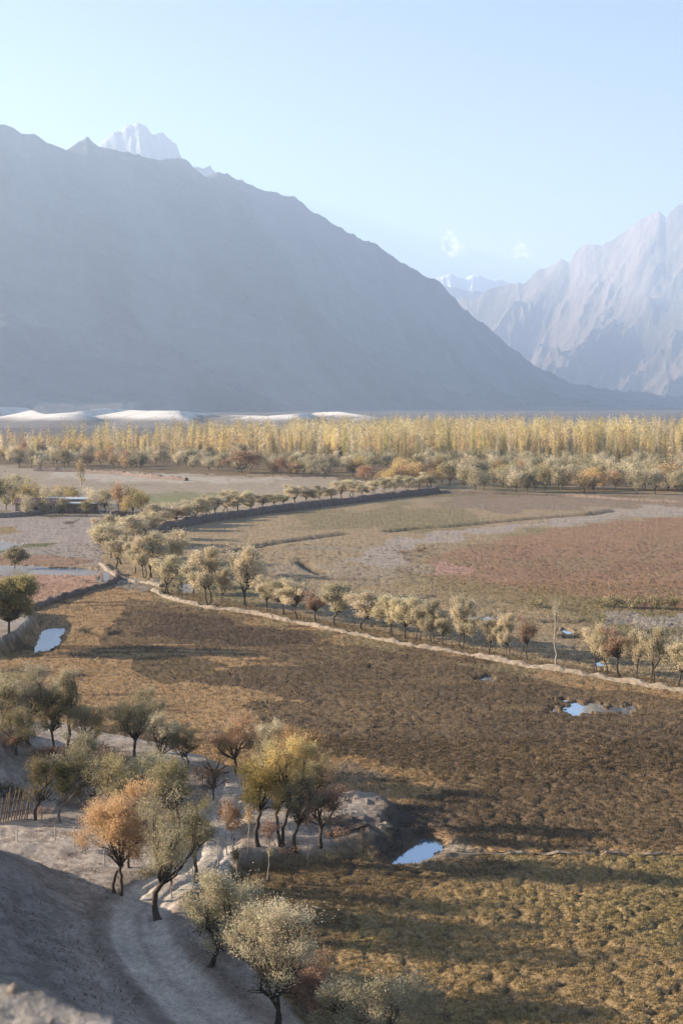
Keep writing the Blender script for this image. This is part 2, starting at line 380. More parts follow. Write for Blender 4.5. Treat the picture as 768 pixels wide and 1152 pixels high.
def albedo(x, y, z):
    px, py = proj(x, y, 0.0)
    sc = 1.0
    wx = (fbm(x / 9, y / 14, 4, 101) - 0.5); wy = (fbm(x / 9 + 40, y / 14, 4, 103) - 0.5)
    far = np.clip(120 / np.maximum(y, 1), 0.12, 1.3)
    qx = px + wx * 120 * far; qy = py + wy * 46 * far
    C = np.zeros((len(x), 3)); C[:] = (0.165, 0.118, 0.066)
    n1 = fbm(x / 22, y / 60, 4, 111); n2 = fbm(x / 5, y / 8, 4, 113); n3 = fbm(x / 2, y / 2, 3, 115)
    def put(mask, col): 
        k = np.clip(mask, 0, 1)[:, None]; C[:] = C * (1 - k) + np.array(col) * k
    def poly(pts, col, k=1.0, ux=None, uy=None):
        P = np.array(pts, float); ux = qx if ux is None else ux; uy = qy if uy is None else uy
        m = inside(ux, uy, P).astype(float) * k; put(m, col)
    behind = y < 30
    # far side meadow behind the long pale wall
    poly([(-400, 560), (1300, 560), (1300, 820), (768, 768), (600, 742), (450, 714), (300, 683), (180, 662), (-400, 690)], (0.275, 0.205, 0.125), 1.0, px, py)
    put((inside(px, py, np.array([(160, 540), (1300, 540), (1300, 790), (450, 714), (180, 662)], float))) * sst(0.5, 0.62, n1) * 0.7, (0.17, 0.145, 0.075))
    put((inside(px, py, np.array([(160, 540), (1300, 540), (1300, 790), (450, 714), (180, 662)], float))) * sst(0.56, 0.66, fbm(x / 30, y / 18, 4, 131)) * 0.8, (0.26, 0.21, 0.15))
    # red-brown marsh
    poly([(470, 645), (500, 622), (560, 606), (640, 594), (768, 584), (1200, 575), (1200, 700), (768, 682), (700, 674), (640, 674), (560, 660), (500, 652)], (0.25, 0.155, 0.095))
    put(inside(px, py, np.array([(470, 645), (500, 622), (560, 606), (640, 594), (768, 584), (1200, 575), (1200, 700), (768, 682), (700, 674), (640, 674), (560, 660)], float)) * sst(.52, .64, fbm(x / 14, y / 14, 4, 199)) * .5, (0.21, 0.15, 0.085))
    poly([(478, 636), (520, 628), (520, 646), (482, 648)], (0.33, 0.2, 0.15))
    poly([(690, 690), (760, 684), (1000, 690), (1000, 702), (740, 702), (690, 700)], (0.27, 0.23, 0.19))
    poly([(440, 640), (620, 664), (720, 690), (600, 686), (500, 660), (440, 652)], (0.2, 0.145, 0.075), 0.6)
    # winding grey channel
    poly([(396, 638), (415, 620), (450, 606), (510, 596), (590, 590), (690, 574), (768, 566), (1100, 560), (1100, 578), (768, 580), (690, 586), (600, 595), (525, 603), (480, 614), (450, 632), (430, 642)], (0.30, 0.25, 0.205))
    poly([(570, 618), (640, 640), (768, 630), (768, 640), (600, 650)], (0.2, 0.11, 0.07), 0.4)
    # mud flat and pale ground far left
    poly([(-500, 560), (0, 566), (190, 566), (240, 562), (160, 590), (118, 600), (112, 640), (60, 634), (0, 622), (-500, 640)], (0.265, 0.222, 0.19), 1, px + wx * 20, py + wy * 10)
    poly([(-100, 578), (60, 570), (190, 568), (188, 575), (60, 578), (-100, 590)], (0.16, 0.13, 0.085), 0.8)
    poly([(-100, 597), (0, 595), (28, 598), (10, 603), (-100, 604)], (0.22, 0.16, 0.08))
    poly([(-100, 612), (20, 612), (72, 611), (55, 617), (-20, 621), (-100, 620)], (0.13, 0.125, 0.065), 1, px + wx * 20, py + wy * 8)
    poly([(66, 587), (92, 585), (90, 590), (70, 590)], (0.10, 0.08, 0.06)); poly([(115, 585), (146, 584), (140, 588), (118, 588)], (0.10, 0.08, 0.06))
    poly([(-300, 620), (0, 620), (60, 624), (104, 634), (60, 641), (0, 640), (-300, 650)], (0.24, 0.15, 0.10), 0.85, px + wx * 20, py + wy * 8)
    poly([(-400, 648), (0, 646), (60, 645), (126, 642), (129, 654), (100, 664), (36, 684), (0, 688), (-400, 700)], (0.33, 0.205, 0.145), 1, px + wx * 10, py + wy * 5)
    poly([(112, 644), (180, 656), (150, 672), (116, 668)], (0.22, 0.185, 0.15), 0.8)
    poly([(-600, 505), (380, 538), (480, 552), (300, 572), (200, 586), (180, 566), (-600, 566)], (0.29, 0.235, 0.175), 1, px + wx * 20, py + wy * 6)
    poly([(150, 556), (240, 554), (260, 564), (185, 570), (150, 566)], (0.20, 0.185, 0.10))
    poly([(60, 531), (180, 533), (330, 540), (240, 544), (60, 538)], (0.36, 0.31, 0.25))
    poly([(512, 556), (1000, 558), (1000, 574), (690, 570), (560, 576), (500, 570)], (0.215, 0.16, 0.115))
    # near field: brown and golden patches
    nf = inside(px, py, np.array([(-900, 700), (0, 690), (35, 686), (130, 660), (180, 670), (300, 692), (450, 724), (600, 750), (768, 777), (1800, 980), (1800, 3000), (-900, 3000)], float))
    put(nf * 1.0, (0.29, 0.19, 0.103))
    put(nf * sst(0.47, 0.60, fbm(x / 16, y / 20, 4, 141)) * 0.8, (0.215, 0.15, 0.085))
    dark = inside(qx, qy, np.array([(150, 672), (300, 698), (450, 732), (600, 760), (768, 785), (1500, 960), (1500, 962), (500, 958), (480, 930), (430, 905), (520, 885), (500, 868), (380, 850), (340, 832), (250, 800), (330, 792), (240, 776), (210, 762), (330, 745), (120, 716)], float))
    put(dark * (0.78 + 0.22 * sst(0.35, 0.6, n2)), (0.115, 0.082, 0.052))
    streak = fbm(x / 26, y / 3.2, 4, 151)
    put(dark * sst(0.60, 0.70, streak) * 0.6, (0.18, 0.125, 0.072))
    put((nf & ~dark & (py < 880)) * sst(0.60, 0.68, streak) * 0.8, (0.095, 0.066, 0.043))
    poly([(180, 690), (300, 700), (350, 715), (250, 722), (170, 712)], (0.085, 0.06, 0.042), 0.9)
    poly([(150, 742), (220, 745), (260, 755), (200, 762), (140, 752)], (0.10, 0.075, 0.045), 0.8)
    bank = nf & (py < np.interp(px, [180, 300, 450, 600, 768, 900], [678, 702, 736, 764, 792, 815])) & (px > 170)
    put(bank * sst(0.4, 0.6, n2) * 0.75, (0.22, 0.175, 0.10))
    poly([(350, 856), (410, 862), (455, 872), (460, 884), (440, 890), (380, 888), (345, 880)], (0.22, 0.165, 0.115))
    low = inside(px + wx * 30, py + wy * 10, np.array([(200, 960), (500, 962), (1700, 962), (1900, 3200), (100, 3200)], float))
    put(low * 1.0, (0.265, 0.187, 0.098))
    put(low * sst(0.45, 0.62, fbm(x / 7, y / 9, 4, 161)) * 0.6, (0.21, 0.163, 0.080))
    poly([(230, 975), (520, 966), (560, 985), (400, 1030), (380, 1160), (230, 1060)], (0.10, 0.07, 0.045), 0.6)
    # tussock hollows get a darker colour
    ii = np.where((y > 40) & (y < 300) & (np.abs(x) < y * .5 + 10))[0]
    t = tussock(x[ii], y[ii]); k = (sst(0.62, 0.42, t) * 0 + np.clip((0.66 - t) / 0.3, 0, 1) * 0.7)[:, None]
    C[ii] = C[ii] * (1 - k) + np.array((0.055, 0.04, 0.028)) * k
    # sand
    near = (np.hypot(x, y) < 420)
    i = np.where(near)[0]; xs, ys, zs = x[i], y[i], z[i]
    wob = 1.6 * (fbm(xs / 5, ys / 5, 3, 41) - 0.5)
    sa = sst(-0.3, 0.9, sd(xs, ys, PLAT) + wob); sb = sst(-0.1, 0.6, sd(xs, ys, PLAT2) + wob * .5)
    sand = np.array((0.32, 0.275, 0.235)); k = np.maximum(sa, sb)[:, None]
    spots = sst(0.50, 0.62, fbm(xs / 1.1, ys / 1.1, 4, 171))[:, None] * 0.65 * sst(0.4, 0.55, fbm(xs / 10, ys / 10, 3, 173))[:, None]
    s2 = sand * (1 - spots) + np.array((0.19, 0.15, 0.12)) * spots
    # darker ground under the trees of the grove
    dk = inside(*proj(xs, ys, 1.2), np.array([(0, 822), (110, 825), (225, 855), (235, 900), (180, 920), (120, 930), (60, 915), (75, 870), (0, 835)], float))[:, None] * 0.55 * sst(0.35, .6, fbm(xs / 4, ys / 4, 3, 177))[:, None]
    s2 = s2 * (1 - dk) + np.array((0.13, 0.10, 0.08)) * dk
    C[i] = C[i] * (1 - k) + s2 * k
    dpt = pdist(xs, ys, PATH); kp = ((1 - sst(1.35, 1.9, dpt + 0.5 * (fbm(xs, ys, 3, 193) - .5))) * np.where(inside(xs, ys, TOE_POLY), 0.3, 1) * np.where(ys < 96, 1, .5))[:, None]; vg = (np.exp(-((dpt - 2.3) / 0.5) ** 2) * sa * (ys < 96) * 0.7 + np.exp(-((dpt - 0.0) / 0.25) ** 2) * sa * 0.35)[:, None]
    C[i] = C[i] * (1 - kp) + np.array((0.45, 0.40, 0.345)) * kp
    C[i] = C[i] * (1 - vg) + np.array((0.17, 0.14, 0.115)) * vg
    # dark mud bank by the pool, its shadowed edge put into the colour
    b = np.exp(-(pdist(xs, ys, WP([(395, 945), (425, 958), (446, 945), (452, 925), (462, 918), (470, 930)])) / 2.8) ** 2)[:, None] * sst(.3, .6, fbm(xs / 1.5, ys / 1.5, 4, 197) + .12)[:, None]
    C[i] = C[i] * (1 - b) + np.array((0.075, 0.06, 0.05)) * b
    b = np.exp(-(pdist(xs, ys, WP([(470, 966), (490, 962), (500, 950), (520, 960)])) / 1.0) ** 2)[:, None] * 0.8
    C[i] = C[i] * (1 - b) + np.array((0.27, 0.235, 0.20)) * b
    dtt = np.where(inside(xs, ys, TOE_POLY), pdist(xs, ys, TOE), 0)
    dd = sst(0, 3, dtt)[:, None] * 0.42; C[i] = C[i] * (1 - dd) + np.array((0.112, 0.106, 0.10)) * dd  # slope sand made darker and cooler, its shade painted into the colour
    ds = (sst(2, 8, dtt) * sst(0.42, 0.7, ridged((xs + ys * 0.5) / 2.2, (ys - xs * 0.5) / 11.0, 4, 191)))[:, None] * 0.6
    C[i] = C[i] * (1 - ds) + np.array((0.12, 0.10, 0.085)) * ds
    # near ledge: grey rock and gravel
    kk = np.clip((zs - 22) / 3, 0, 1)[:, None] * 0.9
    g = fbm(xs * 2.2, ys * 2.2, 4, 181)[:, None]
    C[i] = C[i] * (1 - kk) + (np.array((0.06, 0.055, 0.05)) * (1 - g) + np.array((0.46, 0.42, 0.38)) * g) * kk
    for cr in CREEKS:
        m = np.where((y > 100) & (y < 460))[0]
        d = pdist(x[m], y[m], cr); wd = 0.6 + y[m] / 330; q = np.exp(-(d / wd) ** 2)[:, None] * 0.8
        C[m] = C[m] * (1 - q) + np.array((0.06, 0.048, 0.036)) * q
    # far plain beyond the groves: shaded dune faces painted in as dark colour
    f = sst(1150, 1500, y)[:, None]; C[:] = C * (1 - f) + np.array((0.11, 0.10, 0.095)) * f
    return C * (0.88 + 0.24 * n3)[:, None]

def build_ground():
    cols = np.arange(-70, 839, 1.0)
    az = np.arctan((cols - 384) / FPX)
    left = np.radians(np.concatenate([np.linspace(-180, -40, 22), np.linspace(-36, -17.5, 60)]))
    right = -left[::-1][:-1]
    az = np.concatenate([left, az[(az > R(-17.2)) & (az < R(17.2))], right])
    r = [0.6]
    while r[-1] < 62: r.append(r[-1] * 1.018 + 0.02)
    d = (CAMH / r[-1]) * FPX
    while d > 75: d -= 1.05; r.append(CAMH * FPX / d)
    while r[-1] < 25000: r.append(r[-1] * 1.05)
    r = np.array(r)
    A, Rr = np.meshgrid(az, r)
    x = (np.sin(A) * Rr).ravel(); y = (np.cos(A) * Rr).ravel()
    z = height(x, y)
    n, m = len(r), len(az)
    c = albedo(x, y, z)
    i = np.arange(n - 1)[:, None] * m; j = np.arange(m)[None, :]; j2 = (j + 1) % m
    F = np.stack([i + j, i + m + j, i + m + j2, i + j2], -1).reshape(-1, 4)
    F = F.reshape(n - 1, m, 4)[:, :-1].reshape(-1, 4)
    V = np.stack([x, y, z], 1)
    # centre cap
    V = np.concatenate([V, [[0, 0, V[:m, 2].mean()]]]); c = np.concatenate([c, c[:1]])
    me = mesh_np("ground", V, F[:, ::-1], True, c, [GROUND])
    o = link("ground", me); tag(o, kind='structure')
build_ground()

def grass():
    rng = np.random.default_rng(12)
    Vs, Cs = [], []
    def tufts(n, y0, y1, h, wdt, blades, sel, tint, keep_t):
        y = np.exp(rng.uniform(math.log(y0), math.log(y1), n)); x = (rng.uniform(-30, 800, n) - 384) / FPX * y * 1.03
        k = sel(x, y); x, y = x[k], y[k]
        if keep_t:
            k = tussock(x, y) > rng.uniform(0.55, 0.78, len(x)); x, y = x[k], y[k]
        z = height(x, y); c = albedo(x, y, z) * np.array(tint) * rng.uniform(.7, 1.5, (len(x), 1))
        for b in range(blades):
            a = rng.uniform(0, 6.283, len(x)); L = h * rng.uniform(.5, 1.3, len(x)) * (0.6 + 0.4 * y / y1); w_ = wdt * rng.uniform(.6, 1.3, len(x)) * (0.6 + 0.4 * y / y1)
            dx, dy = np.cos(a), np.sin(a); t = rng.uniform(.2, .9, len(x)) * L
            p = np.stack([x + dx * w_ * .5, y + dy * w_ * .5, z - 0.02], 1); s_ = np.stack([-dy * w_ / 2, dx * w_ / 2, 0 * x], 1); tp = np.stack([dx * t, dy * t, L], 1)
            V = np.stack([p - s_, p + s_, p + tp + s_ * .25, p + tp - s_ * .25], 1)
            Vs.append(V.reshape(-1, 3)); Cs.append(np.repeat(c * rng.uniform(.85, 1.15, (len(x), 1)), 4, axis=0))
    def field(x, y):
        k = (sd(x, y, PLAT) < -0.5) & (sd(x, y, PLAT2) < -0.5)
        for P in (POND1, POND2, *PUDD): k &= sd(x, y, P) < -0.3
        return k
    tufts(95000, 62, 125, 0.15, 0.07, 3, field, (1.12, 1.1, 1.05), True)
    tufts(60000, 110, 235, 0.20, 0.16, 2, field, (1.1, 1.08, 1.05), True)
    def onsand(x, y): return (sd(x, y, PLAT) > 0.4) & (fbm(x / 4, y / 4, 3, 195) > 0.5) & (pdist(x, y, PATH) > 2.2)
    tufts(14000, 45, 125, 0.16, 0.05, 3, onsand, (0.62, 0.52, 0.42), False)
    V = np.concatenate(Vs); C = np.concatenate(Cs)
    o = link("grass", mesh_np("grass", V, np.arange(len(V)).reshape(-1, 4), False, np.clip(C, .01, .8), [LEAF]))
    tag(o, "short dry golden grass and weeds covering the fields and the sandy ground", None, None, 'stuff')
grass()

def sheet(name, P, z, m, label=None):
    P = np.asarray(P); 
    me = bpy.data.meshes.new(name)
    me.from_pydata([(a, b, z) for a, b in P], [], [list(range(len(P)))]); me.materials.append(m); me.update()
    if me.polygons[0].normal.z < 0: me.flip_normals()
    o = link(name, me); tag(o, label, None, None, 'structure'); return o
def grow(P, d):
    c = P.mean(0); v = P - c; l = np.linalg.norm(v, axis=1)[:, None]; return c + v * (l + d) / l
sheet("pond", grow(POND1, 1.4), -0.42, WATER, "small blue pool beside the dark lumpy bank at the edge of the field")
sheet("pond", grow(POND2, 1.6), -0.38, WATER, "narrow blue pool below the bank with the round olive tree")
for P, l in zip(PUDD, ("shallow puddle with ragged edges on the brown field near the pale wall", "tiny puddle on the brown field below the pale wall", "tiny puddle beside the tall bare poplar", "small puddle behind the willows at the end of the wall", "thin puddle in the meadow behind the wall willows")):
    sheet("puddle", grow(P, 0.6), -0.2, WATER, l)
for P, l in zip(STRIP, ("narrow water channel above the pink field", "shallow water in the gap of the levee", "pale pool at the edge of the mud flat", "small pool under the levee willows")):
    sheet("water_channel", grow(P, 1.5), -0.19, WETMUD, l)

# ------------------------------------------------------------------ mountains
def elev(py): return math.tan(math.atan((576 - py) / FPX) - PITCH)
def mountain(name, sil, dist, foot, spur, gully, alb, label, seed, snow=None, skew=0.0, spurw=1400., nc=520, nr=150, step=None, jagp=2.2):
    xs = np.array([p[0] for p in sil], float); ys = np.array([p[1] for p in sil], float)
    px = np.linspace(xs[0], xs[-1], nc)
    py = np.interp(px, xs, ys)
    py = py + jagp * (ridged(px / 14, px * 0 + 0.3, 4, seed + 50) - 0.45) * -1
    D = np.interp(px, [a for a, b in dist], [b for a, b in dist])
    Fd = np.interp(px, [a for a, b in foot], [b for a, b in foot])
    el = np.array([elev(v) for v in py])
    az = np.arctan((px - 384) / FPX)
    v = np.concatenate([np.linspace(0, 1, nr), 1 + np.linspace(0.02, 0.6, 14)])
    A, V = np.meshgrid(az, v)
    r = Fd[None] + (D - Fd)[None] * V
    cosA = np.cos(A)
    X = np.tan(A) * r; Y = r
    ker = np.exp(-np.linspace(-2, 2, 61) ** 2); ker /= ker.sum()
    els = np.convolve(np.pad(el, 30, 'edge'), ker, 'valid')
    bl = sst(0.80, 1.0, V)
    elv = els[None] * (1 - bl) + el[None] * bl
    Hc = D[None] * elv + CAMH
    u = X * math.cos(skew) + Y * math.sin(skew); q = -X * math.sin(skew) + Y * math.cos(skew)
    rg = ridged(u / spurw, q / (spurw * 1.9), 6, seed, 0.52)
    gl = fbm(u / (spurw * 0.28), q / (spurw * 1.0), 5, seed + 9)
    env = np.sin(np.pi * np.clip(V, 0, 1)) ** 0.7
    prof = np.where(V <= 1, 0.10 * sst(0, 0.2, V) * V + V ** 1.25 * 0.95, 1.05 - (V - 1) * 1.1)
    prof = prof / prof[nr - 1][None]
    r2 = ridged(u / (spurw * 0.36), q / (spurw * 0.5), 6, seed + 3, 0.55)
    env2 = np.maximum(env, 0.14)
    Z = Hc * prof - (1 - rg) * spur * env + (gl - 0.5) * gully * 0.5 * env + (r2 - 0.45) * gully * env2 + (ridged(u / (spurw * .11), q / (spurw * .13), 5, seed + 4, 0.6) - .45) * gully * 0.25 * env2
    # keep every point under the crest line of the photographed outline
    lim = Y * elv * (0.985) + CAMH
    Z = np.where(V < 0.93, np.minimum(Z, np.maximum(lim, 0.0)), Z)
    Z = np.where(V <= 0.0, -8, Z)
    C = np.zeros(Z.shape + (3,)); C[:] = alb
    st = fbm(u / 260, q / 1300, 4, seed + 21)
    C *= (0.55 + 0.9 * sst(.3, .7, st))[..., None]
    if snow is not None:
        k = sst(snow[0], snow[1], Z + 500 * (fbm(u / 300, q / 500, 5, seed + 31) - 0.5))[..., None]
        C = C * (1 - k) + np.array((0.24, 0.245, 0.25)) * (snow[2] if len(snow) > 2 else 1) * k
    n, m = Z.shape
    i = np.arange(n - 1)[:, None] * m; j = np.arange(m - 1)[None]
    F = np.stack([i + j, i + j + 1, i + m + j + 1, i + m + j], -1).reshape(-1, 4)
    me = mesh_np(name, np.stack([X, Y, Z], -1).reshape(-1, 3), F, True, C.reshape(-1, 3), [ROCK])
    o = link(name, me); tag(o, label, None, None, 'structure'); return o
LEFT_SIL = [(-1900, 110), (-900, 105), (-500, 100), (-260, 130), (-120, 128), (-40, 145), (0, 138), (14, 139), (30, 149), (45, 147), (58, 157), (80, 166), (92, 158), (104, 154), (116, 163), (130, 166), (160, 174), (185, 179), (210, 178), (225, 190), (234, 198),  # leftmost points: unseen ridge added to keep sun off the mountain face
            (246, 192), (262, 197), (285, 208), (310, 217), (330, 219), (350, 235), (380, 255), (410, 270), (430, 280), (450, 295), (475, 308), (498, 322), (520, 345), (560, 378), (600, 412), (640, 431), (670, 436), (720, 441), (800, 448)]
mountain("mountain", LEFT_SIL, [(-1900, 4700), (-900, 4700), (-260, 5900), (0, 6600), (250, 7600), (450, 8800), (640, 10200), (800, 11000)], [(-1900, 4000), (-900, 3700), (0, 3300), (300, 3900), (640, 6500), (800, 8000)],
         160, 90, (0.085, 0.083, 0.088), "huge dark shaded mountain ridge sloping down across the valley", 5, skew=0.25, spurw=900, nc=1100, jagp=5)
mountain("mountain", [(60, 240), (100, 180), (118, 160), (130, 151), (145, 143), (155, 139), (162, 137), (170, 143), (178, 150), (186, 149), (196, 157), (206, 173), (214, 182), (224, 184), (236, 187), (248, 198), (280, 240)],
         [(60, 10200), (280, 10200)], [(60, 8800), (280, 8800)], 220, 420, (0.12, 0.115, 0.11), "pale snow-dusted rocky peak behind the dark ridge", 17, snow=(1500, 1900), skew=0.5, spurw=380, nc=340, nr=120)
mountain("mountain", [(500, 345), (518, 332), (535, 334), (548, 325), (562, 320), (575, 318), (586, 319), (600, 305), (618, 296), (628, 291), (638, 295), (645, 280), (655, 272), (672, 274), (690, 266), (706, 255), (722, 243), (736, 234), (744, 242), (756, 228), (768, 223), (800, 205), (900, 190), (1040, 215)],
         [(500, 16500), (640, 15500), (1040, 12300)], [(500, 12300), (640, 11300), (1040, 8300)], 760, 320, (0.135, 0.106, 0.088), "jagged mountain with sunlit spurs closing the valley", 29, skew=-0.8, spurw=1500, nc=640, nr=260, jagp=4.5)
mountain("mountain", [(430, 350), (480, 316), (492, 311), (500, 309), (506, 306), (512, 310), (522, 312), (530, 309), (538, 309), (548, 312), (560, 314), (575, 318), (620, 335)],
         [(430, 20300), (620, 20300)], [(430, 18500), (620, 18500)], 300, 300, (0.35, 0.34, 0.34), "distant snowy range in the notch between the mountains", 37, snow=(900, 1400, 3.3), skew=0.3, spurw=600, nc=200, nr=80)
mountain("mountain", [(470, 340), (498, 320), (510, 322), (525, 326), (540, 327), (560, 330), (590, 345), (640, 380)],
         [(470, 18200), (640, 18200)], [(470, 17000), (640, 17000)], 300, 200, (0.26, 0.24, 0.22), "bluish lower hill below the distant snowy range", 43, skew=0.3, spurw=800, nc=160, nr=70)

# ------------------------------------------------------------------ white dunes beyond the groves
def dunes():
    X, Y = np.meshgrid(np.linspace(-760, 420, 420), np.linspace(1350, 3000, 230))
    x, y = X.ravel(), Y.ravel()
    px, _ = proj(x, y, 15.0)
    u = x * 0.94 + y * 0.10
    # asymmetric crests: gentle on the sun side, steep on the lee side
    ph = u / 150 + 1.3 * fbm(x / 420, y / 420, 3, 201) + 0.0
    f = ph - np.floor(ph)
    saw = np.where(f < 0.72, sst(0, 0.72, f), 1 - sst(0.72, 1.0, f))
    amp = 7 + 15 * fbm(x / 260, y / 500, 3, 205)
    env = sst(1600, 1950, y) * (1 - sst(2500, 2950, y)) 
    e2 = 1 - sst(395, 470, px) * 1.0
    z = (saw * amp + 16 * fbm(x / 500, y / 600, 3, 207) - 3) * env * e2 - 0.6
    # never above the photographed crest line
    top = np.interp(px, [-50, 0, 30, 50, 80, 120, 160, 200, 240, 300, 340, 380, 400, 430, 520], [457, 458, 459, 466, 464, 459, 462, 462, 466, 468, 465, 463, 466, 470, 478])
    lim = CAMH + y * np.array([elev(t) for t in top])
    z = np.minimum(z, lim)
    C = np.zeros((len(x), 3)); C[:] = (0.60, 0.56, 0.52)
    k = (1 - sst(6.0, 13.0, z + 3 * fbm(x / 60, y / 60, 3, 209)))[:, None]  # lower slopes darkened: the dunes' shaded sides are put into the colour
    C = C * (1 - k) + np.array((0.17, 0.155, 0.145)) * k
    n, m = X.shape
    i = np.arange(n - 1)[:, None] * m; j = np.arange(m - 1)[None]
    F = np.stack([i + j, i + j + 1, i + m + j + 1, i + m + j], -1).reshape(-1, 4)
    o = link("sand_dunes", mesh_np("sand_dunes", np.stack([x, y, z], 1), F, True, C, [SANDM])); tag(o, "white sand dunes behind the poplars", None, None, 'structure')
dunes()

# ------------------------------------------------------------------ haze and clouds
def haze():
    b = MB(); b.box((0, 0, 1046), (54000, 54000, 2108))
    m = bpy.data.materials.new("valley_haze"); m.use_nodes = True; t = m.node_tree; t.nodes.clear()
    out = N(t, "ShaderNodeOutputMaterial"); v = N(t, "ShaderNodeVolumePrincipled")
    v.inputs["Color"].default_value = (0.575, 0.74, 1.0, 1); v.inputs["Density"].default_value = HAZE_SIGMA
    v.inputs["Anisotropy"].default_value = 0.25
    t.links.new(v.outputs[0], out.inputs["Volume"])
    o = b.build("haze", m); tag(o, "thin bluish haze filling the whole valley", None, None, 'stuff')
haze()
def cloud(px, py, w_px, h_px, seed, label):
    D = 21600.; x, y = (px - 384) / FPX * D, D; z = CAMH + D * elev(py); z = max(z, 2110 + h_px / FPX * D * 0.5)
    rr = random.Random(seed); b = MB()
    import bmesh
    bm = bmesh.new()
    for k in range(70):
        g = bmesh.ops.create_icosphere(bm, subdivisions=2, radius=1)
        cx = rr.gauss(0, 0.26); cy = rr.uniform(-.2, .2); cz = rr.uniform(-.25, .1 + .5 * math.exp(-((cx + .1) / .22) ** 2)); s = rr.uniform(0.03, 0.10) * (1.1 - min(abs(cx), .8))
        for v in g['verts']:
            v.co = Vector((v.co.x * s * w_px, v.co.y * s * w_px, v.co.z * s * w_px * .8)) * (D / FPX)
            v.co += Vector((cx * w_px, cy * w_px, cz * h_px)) * (D / FPX)
    me = bpy.data.meshes.new("cloud"); bm.to_mesh(me); bm.free()
    m = bpy.data.materials.new("cloud_vapour"); m.use_nodes = True; t = m.node_tree; t.nodes.clear()
    out = N(t, "ShaderNodeOutputMaterial"); d = N(t, "ShaderNodeBsdfDiffuse"); tr = N(t, "ShaderNodeBsdfTranslucent")
    for q in (d, tr): q.inputs[0].default_value = (0.95, 0.95, 0.95, 1)
    m1 = N(t, "ShaderNodeMixShader"); t.links.new(d.outputs[0], m1.inputs[1]); t.links.new(tr.outputs[0], m1.inputs[2])
    tp = N(t, "ShaderNodeBsdfTransparent"); m2 = N(t, "ShaderNodeMixShader"); m2.inputs[0].default_value = 0.20; t.links.new(tp.outputs[0], m2.inputs[1]); t.links.new(m1.outputs[0], m2.inputs[2])
    t.links.new(m2.outputs[0], out.inputs["Surface"]); me.materials.append(m)
    o = link("cloud", me); o.location = (x, y, z); tag(o, label, None, None, "stuff")
cloud(508, 292, 36, 34, 1, "faint white cloud puff above the distant snowy range")
cloud(586, 290, 30, 22, 2, "small flat faint cloud beside the jagged mountain")

# ------------------------------------------------------------------ walls and banks
def smooth_pts(P, n):
    P = np.asarray(P, float); d = np.concatenate([[0], np.cumsum(np.linalg.norm(np.diff(P, axis=0), axis=1))])
    s = np.linspace(0, d[-1], n); q = np.stack([np.interp(s, d, P[:, 0]), np.interp(s, d, P[:, 1])], 1)
    for _ in range(3): q[1:-1] = (q[:-2] + 2 * q[1:-1] + q[2:]) / 4
    return q
def wall(name, P, h, wid, m, label, cat, seed=0, step=0.9, jag=0.25, batter=0.25):
    L = np.linalg.norm(np.diff(P, axis=0), axis=1).sum(); n = int(L / step) + 2
    q = smooth_pts(P, n)
    T = np.gradient(q, axis=0); T /= np.linalg.norm(T, axis=1)[:, None]; Nn = np.stack([T[:, 1], -T[:, 0]], 1)
    zb = height(q[:, 0], q[:, 1]); s = np.arange(n) * step
    hh = h * (1 + jag * 2 * (vn(s / 1.3, s * 0 + seed, 301) - 0.5) + jag * (vn(s / 9, s * 0 + seed, 303) - 0.5))
    ww = wid * (1 + 0.25 * (vn(s / 2.1, s * 0 + seed, 305) - 0.5))
    prof = [(-0.5 - batter, -0.5), (-0.5 - batter * 0.5, 0.45), (-0.42, 0.93), (-0.15, 1.0), (0.2, 0.98), (0.42, 0.92), (0.5 + batter * 0.5, 0.45), (0.5 + batter, -0.5)]
    V = []
    for k, (a, b) in enumerate(prof):
        jit = 0.26 * (vn(s / 0.8, s * 0 + k * 3.1 + seed, 307) - 0.5)
        p = q + Nn * ((a * ww + jit))[:, None]
        V.append(np.stack([p[:, 0], p[:, 1], zb + b * hh + jit * 0.5 * (b > 0)], 1))
    V = np.stack(V, 1); K = len(prof)
    i = np.arange(n - 1)[:, None] * K; j = np.arange(K - 1)[None]
    F = np.stack([i + j, i + j + 1, i + K + j + 1, i + K + j], -1).reshape(-1, 4)
    e = np.array([[0, 1, 6, 7], [1, 2, 5, 6], [2, 3, 4, 5]])
    F = np.concatenate([F, e[:, ::-1], e + (n - 1) * K])
    me = mesh_np(name, V.reshape(-1, 3), F, False, None, [m])
    o = link(name, me); tag(o, label, cat); return o
WALLPX = [(172, 664), (184, 671), (205, 678), (240, 685), (285, 690), (330, 700), (390, 712), (450, 724), (520, 736), (600, 751), (680, 763), (768, 778), (860, 795), (980, 815)]
WALL = WP(WALLPX)
wall("stone_wall", WALL, 0.42, 0.6, STONE, "long pale stone wall running diagonally past the row of beige willows", "wall", 1, 0.6, 0.5)
LEVEE = WP([(150, 609), (175, 600), (215, 590), (262, 583), (310, 576), (360, 570), (410, 564), (455, 558), (490, 554)])
wall("stone_wall", LEVEE, 1.9, 2.0, DARKSTONE, "dark curving embankment wall with leaning willows along its top", "wall", 2, 1.2, 0.15)
wall("stone_wall", WP([(114, 634), (122, 642), (136, 650), (160, 655), (182, 660)]), 0.5, 0.8, STONE, "short pale stone wall under the cluster of beige willows", "wall", 3)
wall("stone_wall", WP([(28, 687), (50, 681), (75, 672), (98, 665), (118, 660), (128, 656), (132, 650), (131, 645)]), 0.75, 0.6, DARKSTONE, "low dark wall bordering the pink field", "wall", 4, 0.7, 0.3)
wall("stone_wall", WP([(492, 963), (540, 963), (620, 962), (700, 962), (768, 963), (900, 964)]), 0.16, 0.30, STONE, "thin low line of pale stones crossing the field from the blue pool", "wall", 5, 0.4, 0.7)
